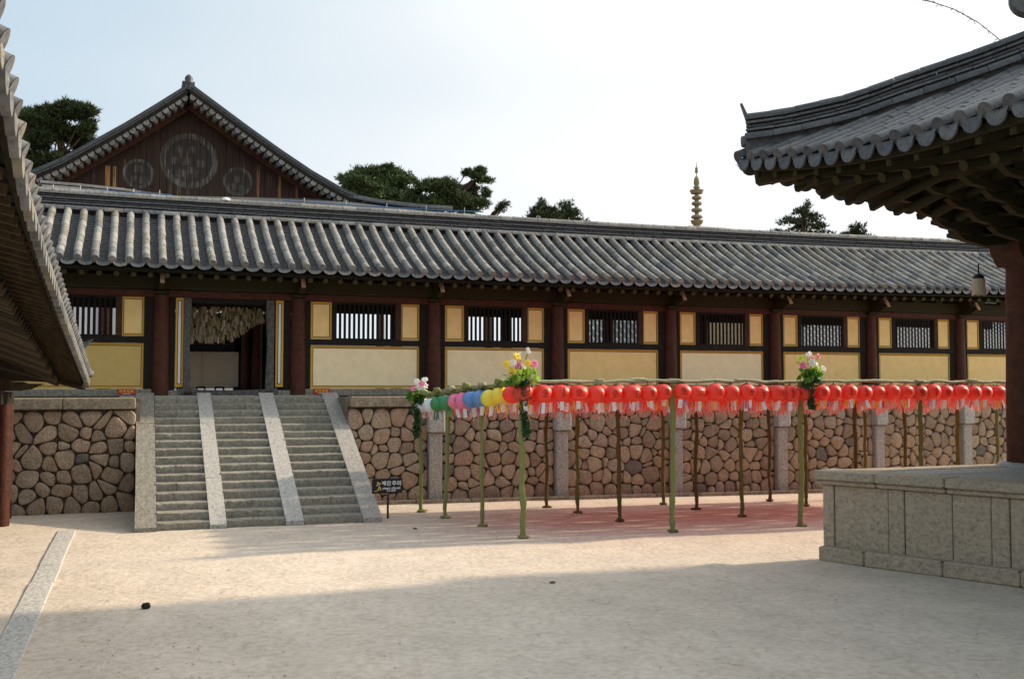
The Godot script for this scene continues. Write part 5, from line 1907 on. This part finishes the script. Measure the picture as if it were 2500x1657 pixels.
# ---------------------------------------------------------------- gabled hall behind the gallery
func build_back_hall() -> void:
	var zg := -45.0
	var h := thing("main_hall", "large hall whose weathered red gable with painted rings rises over the gallery", "temple hall", Vector3(2, 2.7, zg))
	var mb: MB
	var rt := PackedVector3Array()
	for q in [[458, 205], [466, 211], [532, 260], [609, 317], [685, 371], [761, 422], [837, 466], [883, 485]]: rt.append(at(q[0], q[1], zg + 1.0))
	var lf := PackedVector3Array()
	for q in [[458, 205], [449, 217], [380, 260], [304, 306], [228, 348], [152, 390], [76, 422], [30, 440]]: lf.append(at(q[0], q[1], zg + 1.0))
	# print on the boards: faded rings and blocks of white paint with runs below them
	var iw := 1024
	var ih := 512
	var im := Image.create(iw, ih, false, Image.FORMAT_RGB8)
	var f := FastNoiseLite.new()
	f.seed = 5; f.frequency = 0.02; f.fractal_octaves = 4
	var px0 := -5.5
	var px1 := 9.5
	var py0 := 9.8
	var py1 := 16.2
	var rings := [[1.97, 12.55, 1.06, .20], [-.05, 11.85, .56, .10], [4.0, 11.80, .56, .10]]
	var blocks := [[1.62, 13.0], [2.05, 13.02], [1.45, 12.52], [1.85, 12.5], [2.45, 12.45], [1.6, 12.0], [2.3, 12.0], [2.05, 12.15], [-.25, 11.6], [.15, 11.58], [-.05, 12.05], [4.0, 11.9], [3.75, 11.55], [4.2, 11.5]]
	for j in ih:
		var y := lerpf(py1, py0, j / float(ih))
		for i in iw:
			var x := lerpf(px0, px1, i / float(iw))
			var streak := f.get_noise_2d(i * 3.2, j * 0.12) * 0.5 + 0.5
			var grain := f.get_noise_2d(i * 6.0 + 300, j * 0.5) * 0.5 + 0.5
			var cc := Color(.017, .010, .006).lerp(Color(.062, .028, .014), streak * .7 + grain * .3)
			var wp := 0.0
			for q in rings:
				var d := Vector2(x - q[0], y - q[1]).length()
				if absf(d - q[2]) < q[3] * .6: wp = maxf(wp, .62)
				elif d < q[2]: wp = maxf(wp, .05)
				if absf(x - q[0]) < q[2] * .9 and y < q[1] - q[2] * .4 and streak > .60: wp = maxf(wp, .38)
				if d < q[2] + .1: cc = cc.lerp(Color(.03, .03, .03), .5)
			for q in blocks:
				if absf(x - q[0]) < .17 and absf(y - q[1]) < .15: wp = maxf(wp, .45)
			var g2 := f.get_noise_2d(i * 11.0 + 900, j * 0.35) * 0.5 + 0.5
			wp *= clampf((grain - .28) * 2.6, 0, 1) * clampf((g2 - .30) * 3.2, 0.15, 1)
			cc = cc.lerp(Color(.38, .33, .28), wp * .8)
			if (absf(x + 1.25) < .09 or absf(x + .98) < .06) and y < 12.1 and g2 > .35: cc = Color(.40, .20, .07)
			if (absf(x - 4.85) < .06 or absf(x - 5.75) < .07 or absf(x - 6.5) < .05) and y < 11.9 + g2 and g2 > .4: cc = Color(.30, .13, .045)
			if streak > .80 and grain > .55 and wp < .1: cc = cc.lerp(Color(.42, .24, .09), .5)
			im.set_pixel(i, j, cc.linear_to_srgb())
	var gm := StandardMaterial3D.new()
	gm.albedo_texture = ImageTexture.create_from_image(im)
	gm.roughness = 0.85
	M["gable_print"] = gm
	# planks
	var x := -4.6
	while x < 8.8:
		var w := 0.27
		var ytop := 0.0
		var line := rt if x + w * .5 > 1.95 else lf
		for i in line.size() - 1:
			var a := line[i]
			var b := line[i + 1]
			var xm := x + w * .5
			if (xm - a.x) * (xm - b.x) <= 0.0: ytop = lerpf(a.y, b.y, (xm - a.x) / (b.x - a.x)) - 0.35
		if ytop > 10.2:
			mb = MB.new()
			var zz := zg + rng.randf_range(-.006, .006)
			mb.box(Vector3(x + w * .5, (ytop + 9.9) * .5, zz - .03), Vector3(w - .014, ytop - 9.9, .06))
			for k in mb.v.size(): mb.uv[k] = Vector2((mb.v[k].x - px0) / (px1 - px0), (py1 - mb.v[k].y) / (py1 - py0))
			part("gable_plank", mb, M.gable_print, h)
		x += w
	mb = MB.new()
	for line in [rt, lf]:
		for i in line.size() - 1:
			var a: Vector3 = line[i]
			var b: Vector3 = line[i + 1]
			mb.quad(Vector3(a.x, 9.9, zg - .09), Vector3(b.x, 9.9, zg - .09), Vector3(b.x, b.y - .3, zg - .09), Vector3(a.x, a.y - .3, zg - .09))
	part("gable_backing", mb, M.gable_dark, h)
	# barge boards, verge tiles
	for side in 2:
		var line := rt if side == 0 else lf
		mb = MB.new()
		for i in range(1, line.size() - 1): mb.beam(line[i] + Vector3(0, -.62, -.45), line[i + 1] + Vector3(0, -.62, -.45), .10, .50)
		part("barge_board", mb, M.gable_dark, h)
		mb = MB.new()
		for i in line.size() - 1: mb.beam(line[i] + Vector3(0, -.30, -3.0), line[i + 1] + Vector3(0, -.30, -3.0), 6.5, .12)
		part("roof_deck", mb, M.soffit, h)
		for q in [[-.03, .12, .09, "dark_tile1"], [-.12, .08, .10, "tile4"], [.06, .10, .10, "dark_tile0"]]:
			mb = MB.new()
			for i in line.size() - 1: mb.beam(line[i] + Vector3(0, q[0], -.05), line[i + 1] + Vector3(0, q[0], -.05), q[1] * 3.0, q[2] * .7)
			part("verge_ridge", mb, M[q[3]], h)
		var total := poly_length(line)
		var s := 0.25
		while s < total - .1:
			var p := polyline_point(line, s) + Vector3(0, -.44, .02)
			mb = MB.new()
			mb.rod(p + Vector3(0, .04, -.8), p + Vector3(0, 0, .20), .135, 12)
			part("verge_tile", mb, M["tile%d" % [0, 1, 2, 3, 5][rng.randi_range(0, 4)]], h)
			var dn := (polyline_point(line, s + .17) - p)
			mb = MB.new()
			var pc := polyline_point(line, s + .16) + Vector3(0, -.54, -.02)
			mb.rod(pc + Vector3(0, -.05, -.6), pc + Vector3(0, -.05, .10), .105, 10)
			part("verge_pan", mb, M["tile%d" % [2, 4, 6][rng.randi_range(0, 2)]], h)
			s += 0.315
	# ridge end ornament
	mb = MB.new()
	var ap := at(460, 205, zg + 1.0)
	mb.lathe([[.15, -.35], [.15, 0.0], [.19, .04], [.15, .14], [.17, .22], [.13, .32], [.04, .40], [0.0, .42]], ap, 10)
	part("ridge_ornament", mb, M.dark_tile2, h)
	mb = MB.new()
	mb.box(ap + Vector3(0, -.1, -4.0), Vector3(.5, .55, 7.6))
	part("ridge", mb, M.dark_tile1, h)
	# lower roof: hips to both corners and the slope between them
	var names := ["dark_tile0", "dark_tile3", "tile4", "dark_tile1"]
	ridge_wall(PackedVector3Array([at(840, 480, -44.3), at(930, 497, -43.4), at(1020, 508, -42.6), at(1105, 513, -42.0)]), h, names, 1, .05, .10, true)
	ridge_wall(PackedVector3Array([at(395, 489, -44.0), at(300, 476, -43.2), at(200, 466, -42.4), at(95, 458, -41.8)]), h, names, 2, .06, .16, true)
	mb = MB.new()
	mb.quad(at(60, 470, -41.8), at(1100, 520, -41.9), at(840, 486, -44.6), at(395, 486, -44.6))
	part("lower_roof", mb, M.pan, h)
	# white walls under the eaves, posts before them
	mb = MB.new()
	mb.box(Vector3(-1.2, 5.6, -43.6), Vector3(13.4, 6.0, .3))
	part("wall", mb, M.wall_white, h)
	for k in 5:
		mb = MB.new()
		mb.lathe([[.24, 2.7], [.22, 8.5]], Vector3(-7.6 + k * 3.2, 0, -43.3), 12)
		part("column", mb, M.red_wood, h)

# ---------------------------------------------------------------- what stands farther back
func build_far() -> void:
	var mb: MB
	# pagoda finial
	var zs := -50.0
	var foot := at(1702, 555, zs)
	var topy := at(1698, 396, zs).y
	var sc := (topy - foot.y) / 170.0
	var p := thing("stone_pagoda", "stone pagoda whose ringed tan finial rises above the gallery ridge", "pagoda", Vector3(foot.x, 2.7, zs))
	var prof := {"base_lotus": [[0, 0], [10, 0], [9, 6], [14, 10], [17, 18], [13, 17], [9, 20], [0, 20]], "needle": [[1.1, 140], [1.0, 160], [.3, 172], [0, 172]]}
	for k in prof:
		mb = MB.new()
		var pr := []
		for q in prof[k]: pr.append([q[0] * sc, q[1] * sc])
		mb.lathe(pr, foot, 16)
		part(k, mb, M.spire, p)
	for q in [[27, 15], [45, 14.5], [62, 13.5], [77, 13]]:
		mb = MB.new()
		var pr := []
		for w in [[6, -9], [5.2, -4], [q[1] * .8, -4], [q[1], -1], [q[1], 1.5], [q[1] * .8, 4.5], [5.2, 5], [5, 9]]: pr.append([w[0] * sc, (q[0] + w[1]) * sc])
		mb.lathe(pr, foot, 16)
		part("ring", mb, M.spire, p)
	mb = MB.new()
	var pr2 := []
	for w in [[5, 84], [6, 88], [15, 88], [18.5, 97], [15, 94], [6, 96], [4.5, 100], [9, 103], [8, 107], [5, 108], [7.5, 114], [7, 125], [4, 132], [1.2, 134], [1.1, 142], [4.2, 143], [4.2, 149], [1.0, 151]]: pr2.append([w[0] * sc, w[1] * sc])
	mb.lathe(pr2, foot, 16)
	part("crown_jewel", mb, M.spire, p)
	mb = MB.new()
	mb.lathe([[3.0 * sc, 150 * sc], [4.0 * sc, 153 * sc], [2.8 * sc, 157 * sc], [.8 * sc, 158 * sc]], foot, 12)
	part("bead", mb, M.spire, p)
	var y := foot.y
	for k in 3:
		var wd := 1.6 + k * .5
		mb = MB.new()
		mb.box(Vector3(foot.x, y - .25, zs), Vector3(wd + .9, .22, wd + .9), Basis.IDENTITY, .06)
		part("roof_stone", mb, M.spire, p)
		mb = MB.new()
		mb.box(Vector3(foot.x, y - .95, zs), Vector3(wd, 1.2, wd), Basis.IDENTITY, .02)
		part("body_stone", mb, M.spire, p)
		y -= 1.45
	mb = MB.new()
	mb.box(Vector3(foot.x, (y + 2.7) * .5, zs), Vector3(3.6, maxf(.4, y - 2.7), 3.6), Basis.IDENTITY, .03)
	part("pedestal", mb, M.spire, p)
	# a corridor across the upper court, glimpsed through the windows
	var c := thing("far_corridor", "distant tiled corridor glimpsed between the window bars of the gallery", "gallery", Vector3(24, 2.7, -58))
	mb = MB.new()
	mb.box(Vector3(51.5, 3.9, -60), Vector3(53, 2.5, .3))
	part("wall", mb, M.cream_pale, c)
	var pan := MB.new()
	var rest := MB.new()
	var x := 25.0
	while x < 78.0:
		tile_roll_row(Vector3(x, 4.7, -57.6), Vector3(0, 0, -1), Vector3.RIGHT, 6.4, .5, .02, .12, 4, c, [], rest, [Color(.4, .42, .46), Color(.34, .36, .4)])
		x += .55
	pan.quad(Vector3(24.8, 4.66, -57.6), Vector3(78, 4.66, -57.6), Vector3(78, 8.6, -64), Vector3(24.8, 8.6, -64))
	part("roof_deck", pan, M.pan, c)
	var o := part("cover_tiles", rest, M.tile_v, c)
	o.set_meta("kind", "stuff")
	for k in 15:
		mb = MB.new()
		mb.lathe([[.2, 2.7], [.2, 5.1]], Vector3(25.5 + k * 3.5, 0, -58.6), 10)
		part("column", mb, M.red_wood, c)
	# inside the doorway: pale screens, hanging slips
	var s := thing("folding_screen", "plain pale folding screens standing inside the gallery doorway", "screen", Vector3(2.0, 2.73, -31.8))
	var tl := at(440, 858, -31.8)
	var br := at(580, 935, -31.8)
	for k in 4:
		mb = MB.new()
		var w := (br.x - tl.x + .5) / 4.0
		mb.box(Vector3(tl.x - .5 + w * (k + .5), (tl.y + 2.90) * .5, -31.8 + .045 * (k % 2)), Vector3(w + .01, tl.y - 2.90, .04), Basis.IDENTITY, .006)
		part("screen_panel", mb, M.screen, s)
		mb = MB.new()
		mb.box(Vector3(tl.x - .5 + w * (k + 1.0), 2.93, -31.74), Vector3(.26, .05, .10))
		mb.box(Vector3(tl.x - .5 + w * (k + 1.0) - .12, 2.86, -31.74), Vector3(.04, .14, .16))
		mb.box(Vector3(tl.x - .5 + w * (k + 1.0) + .12, 2.86, -31.74), Vector3(.04, .14, .16))
		part("screen_foot", mb, M.black, s)
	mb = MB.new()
	mb.box(Vector3(2.2, (tl.y + 5.2) * .5, -32.3), Vector3(4.4, 5.2 - tl.y, .05))  # added black sheets, the dimness of the gallery interior put into their colour
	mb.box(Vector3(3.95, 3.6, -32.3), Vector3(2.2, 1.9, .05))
	part("interior_dark_sheet", mb, M.black, s)
	var gp := get_node("temple_gallery")
	for q in [[598, .12], [627, .15]]:
		var cx := at(q[0], 850, -31.5).x
		mb = MB.new()
		mb.lathe([[q[1], 2.72], [q[1], 5.3]], Vector3(cx, 0, -31.5), 14)
		part("inner_column", mb, M.red_wood, gp)
	var hsl := thing("prayer_slips", "thick cluster of pale paper slips and leaves hanging in the gallery doorway", "paper slips", Vector3(2.3, 5.2, -30.2))
	var r := RandomNumberGenerator.new()
	r.seed = 77
	for kind in ["slips", "slips_pale", "leaves"]:
		mb = MB.new()
		var n := 620 if kind == "slips" else 130 if kind == "slips_pale" else 420
		for k in n:
			var u := r.randf()
			var px := r.randf_range(462, 640)
			var low := 843.0 if px < 545 else lerpf(850, 795, clampf((px - 545) / 85.0, 0, 1))
			var py := r.randf_range(742, low - 18)
			var q := at(px, py, -29.4 - r.randf() * 1.6)
			var dn := Vector3(r.randf_range(-.25, .35), -1, r.randf_range(-.3, .3)).normalized()
			var a := r.randf_range(-.9, .9)
			var sv := Vector3(cos(a), 0, sin(a)) * .028
			if kind == "leaves": leaf_shape(mb, q, dir3(r), dir3(r), .09, .05)
			else: mb.quad(q - sv + dn * .18, q + sv + dn * .18, q + sv, q - sv)
		o = part(kind, mb, M.paper_dull if kind == "slips" else M.paper_pink if kind == "slips_pale" else M.leaf, hsl)
		o.set_meta("kind", "stuff")
	mb = MB.new()
	mb.box(Vector3(2.3, 5.22, -30.2), Vector3(2.6, .05, 1.8))
	part("hanging_frame", mb, M.dark_wood, hsl)
	# on the ridge: blue pipe on clips and a white cap
	var t := thing("blue_pipe", "thin blue pipe clipped along the gallery ridge", "pipe", Vector3(8, 8.4, -30.5))
	for q in [[[95, 459], [250, 466], [420, 476]], [[690, 489], [860, 501], [1090, 514], [1180, 517]]]:
		var pts := PackedVector3Array()
		var rad := PackedFloat32Array()
		for w in q:
			pts.append(at(w[0], w[1], -30.62)); rad.append(.018)
		mb = MB.new()
		mb.tube(pts, rad, 8)
		part("pipe_run", mb, M.plastic_blue, t)
		for k in 5:
			var c2 := polyline_point(pts, poly_length(pts) * (k + .5) / 5.0)
			mb = MB.new()
			mb.rod(c2 - Vector3.UP * .16, c2 + Vector3.UP * .12, .012, 6)
			part("clip", mb, M.steel, t)
	var cap := thing("white_cap", "small white dome-shaped cap sitting on the gallery ridge", "cap", at(551, 488, -30.3))
	mb = MB.new()
	mb.lathe([[.155, -.03], [.15, .0], [.12, .04], [.07, .065], [0.0, .075]], Vector3.ZERO, 16)
	put("dome", mb, M.white_paint, cap)

# ---------------------------------------------------------------- trees
func needles(mb: MB, ctr: Vector3, rad: Vector3, n: int, size: float, r: RandomNumberGenerator, tone: float) -> void:
	for k in n:
		var d := dir3(r)
		var s := pow(r.randf(), 0.6) * (1.5 if r.randf() < .16 else 1.0)
		var p := ctr + d * rad * s
		var up := (Vector3(d.x * .9, .55 + d.y * .4, d.z * .9) + dir3(r) * .6).normalized()
		var w := up.cross(dir3(r)).normalized()
		var g := r.randf_range(.75, 1.25) * tone
		mb.col = Color(.052 * g, .072 * g, .026 * g)
		for j in 3:
			var t := (up + dir3(r) * .75).normalized() * size * r.randf_range(.7, 1.2)
			var ww := w.rotated(up, j * 1.05) * size * .13
			mb.tri(p - ww, p + ww, p + t)

func pine(label: String, z: float, trunk: Array, puffs: Array, per: float, size: float, tone: float, seed_: int) -> void:   # trunk and puffs in photo pixels at depth z
	var r := RandomNumberGenerator.new()
	r.seed = seed_
	var f0 := at(trunk[0][0], trunk[0][1], z)
	var tr := thing("pine_tree", label, "tree", Vector3(f0.x, 2.7, z), "pines beyond the roofs")
	var k := at(trunk[0][0] + 100, trunk[0][1], z).x - f0.x
	var u := k / 100.0                                           # metres in a pixel
	var mb := MB.new()
	var pts := PackedVector3Array([Vector3(f0.x, 2.6, z)])
	var rad := PackedFloat32Array([.30])
	for q in trunk:
		pts.append(at(q[0], q[1], z)); rad.append(lerpf(.24, .05, float(rad.size()) / (trunk.size() + 1)))
	mb.tube(pts, rad, 8)
	part("trunk", mb, M.bark, tr)
	var lm := MB.new()
	var cm := MB.new()
	var last := pts[pts.size() - 1]
	for q in puffs:                                              # [px, py, rx, ry]
		var c := at(q[0], q[1], z) + Vector3(0, 0, r.randf_range(-.8, .8))
		var b := pts[mini(pts.size() - 1, 1 + r.randi_range(0, trunk.size() - 1))]
		lm.tube(PackedVector3Array([b, (b + c) * .5 + Vector3(0, -.15, 0), c]), PackedFloat32Array([.07, .05, .02]), 5)
		var rr := Vector3(q[2] * u, q[3] * u, q[2] * u * .8)
		var n := int(per * q[2] * q[3])
		# each spray is a few denser clumps
		var m := maxi(4, int(q[2] * q[3] / 34.0))
		for j in m:
			var cc := c + dir3(r) * rr * pow(r.randf(), .4) * 1.05
			needles(cm, cc, Vector3(rr.x * .42 + .12, rr.y * .44 + .10, rr.z * .42 + .12), n / m, size, r, tone * r.randf_range(.6, 1.45))
	part("limbs", lm, M.bark, tr)
	part("crown", cm, M.needle, tr)

func fir(label: String, z: float, top: Array, base_y: float, spread: float, seed_: int) -> void:
	var puffs := []
	var r := RandomNumberGenerator.new()
	r.seed = seed_ + 3
	var n := 7
	for k in n:
		var t := (k + .5) / n
		var w := spread * pow(t, .8)
		puffs.append([top[0] + r.randf_range(-2, 2), lerpf(top[1], base_y, t), maxf(4, w * .35), 6])
		for s in [-1.0, 1.0]:
			puffs.append([top[0] + s * w * r.randf_range(.5, .95), lerpf(top[1], base_y, t) + r.randf_range(-3, 6), maxf(5, w * .4), 5.5])
	pine(label, z, [[top[0], base_y], [top[0], (base_y + top[1]) * .5], [top[0], top[1] + 4]], puffs, 1.0, .30, .9, seed_)

func build_trees() -> void:
	pine("broad dark pine rising beside the red gable above the side hall eave", -58, [[160, 450], [150, 380], [140, 320], [145, 280]],
		[[80, 300, 34, 18], [120, 272, 34, 15], [165, 275, 36, 17], [205, 280, 26, 15], [215, 318, 22, 14], [90, 345, 40, 16], [140, 318, 48, 20], [190, 345, 36, 16], [85, 385, 38, 18], [130, 400, 40, 18], [175, 385, 34, 14], [110, 425, 40, 16], [160, 430, 30, 14], [210, 350, 14, 8], [62, 270, 14, 10], [200, 430, 25, 12]], 3.4, .27, .8, 61)
	pine("round-topped sunlit pine growing next to the foot of the gable verge", -60, [[930, 540], [925, 480], [915, 440]],
		[[868, 432, 26, 14], [905, 422, 32, 13], [945, 424, 30, 14], [980, 440, 26, 13], [875, 455, 34, 13], [925, 452, 40, 15], [970, 462, 34, 14], [905, 480, 44, 13], [960, 488, 40, 12], [1000, 470, 24, 12], [948, 408, 8, 8], [860, 470, 22, 12]], 3.0, .27, 1.6, 62)
	pine("windswept pine with an upright leaning bough beyond the gallery ridge", -56, [[1075, 545], [1080, 500], [1105, 470], [1160, 440]],
		[[1040, 452, 30, 10], [1080, 462, 36, 12], [1035, 482, 38, 13], [1090, 490, 44, 14], [1060, 505, 50, 12], [1130, 478, 30, 11], [1150, 458, 22, 9], [1155, 432, 16, 11], [1170, 424, 12, 8], [1178, 445, 16, 5], [1165, 478, 20, 8], [1185, 470, 14, 5], [1140, 505, 32, 10], [1145, 415, 8, 9], [1162, 500, 18, 10], [1195, 460, 8, 3]], 3.2, .24, 1.3, 63)
	pine("lone thin pine sprig showing over the gallery ridge", -56, [[1195, 540], [1205, 522], [1225, 505]], [[1208, 515, 10, 4], [1222, 506, 9, 4], [1230, 500, 6, 4]], 2.5, .22, .9, 64)
	fir("small fir with tiered boughs beyond the middle of the gallery", -64, [1326, 488], 545, 46, 65)
	fir("bushy fir crown beside the small tiered fir", -66, [1382, 496], 545, 44, 66)
	fir("pointed fir rising under the tip of the upswept hall eave", -62, [1962, 498], 575, 66, 67)
	fir("low fir top peeping over the ridge near the hall brackets", -64, [2090, 552], 590, 36, 68)
	# hanging pine twig high above the worship hall
	var r := RandomNumberGenerator.new()
	r.seed = 91
	var z := -20.0
	var t := thing("pine_branch", "bare pine twig with hanging needles against the white sky over the hall roof", "branch", at(2440, 95, z))
	var pts := PackedVector3Array()
	var rad := PackedFloat32Array()
	for q in [[2520, 190], [2440, 95], [2390, 55], [2330, 22], [2270, 2], [2180, -12]]:
		pts.append(at(q[0], q[1], z)); rad.append(.012)
	var mb := MB.new()
	mb.tube(pts, rad, 5)
	part("twig", mb, M.bark, t)
	mb = MB.new()
	mb.col = Color(.10, .12, .07)
	for k in 170:
		var p := polyline_point(pts, r.randf_range(.6, poly_length(pts)))
		var d := Vector3(r.randf_range(-1.0, .2), r.randf_range(-.75, .45), r.randf_range(-.4, .4)).normalized()
		var w := d.cross(dir3(r)).normalized() * .006
		mb.tri(p - w, p + w, p + d * r.randf_range(.15, .42))
	part("needles", mb, M.needle, t)

func build_small() -> void:
	var p := Vector3(.17, gy(0), -14.66)
	var s := thing("dark_stone", "small black stone block lying alone on the sand before the stair", "stone", p)
	var mb := MB.new()
	mb.box(Vector3(0, .03, 0), Vector3(.11, .065, .09), Basis(Vector3.UP, .3), .02)
	mb.box(Vector3(.005, .065, 0), Vector3(.085, .016, .07), Basis(Vector3.UP, .35), .008)
	put("block", mb, M.black, s)
	s = thing("bark_scrap", "flat dark scrap of bark on the sand in the hall's shade", "scrap", Vector3(6.05, gy(6) + .01, -14.55))
	put("flake", rough_stone(Vector3(.10, .025, .05), 8, .5), M.chip, s)
	s = thing("bark_scrap", "little brown scrap on the sand by the warning sign", "scrap", Vector3(5.55, gy(5.5) + .01, -20.9))
	put("flake", rough_stone(Vector3(.10, .025, .05), 9, .5), M.chip, s)

func _ready() -> void:
	rng.seed = 20240505
	shape_noise.seed = 3
	shape_noise.frequency = 0.9
	build_view()
	make_textures()
	make_materials()
	mk("paper_dull", Color(.40, .32, .19), 0.85)
	mk("paper_pink", Color(.62, .48, .44), 0.85)
	build_ground()
	build_walls()
	build_stair()
	build_gallery()
	build_right_hall()
	build_left_hall()
	build_back_hall()
	build_far()
	build_trees()
	build_trellis()
	build_lanterns()
	build_bouquets()
	build_signs()
	build_small()
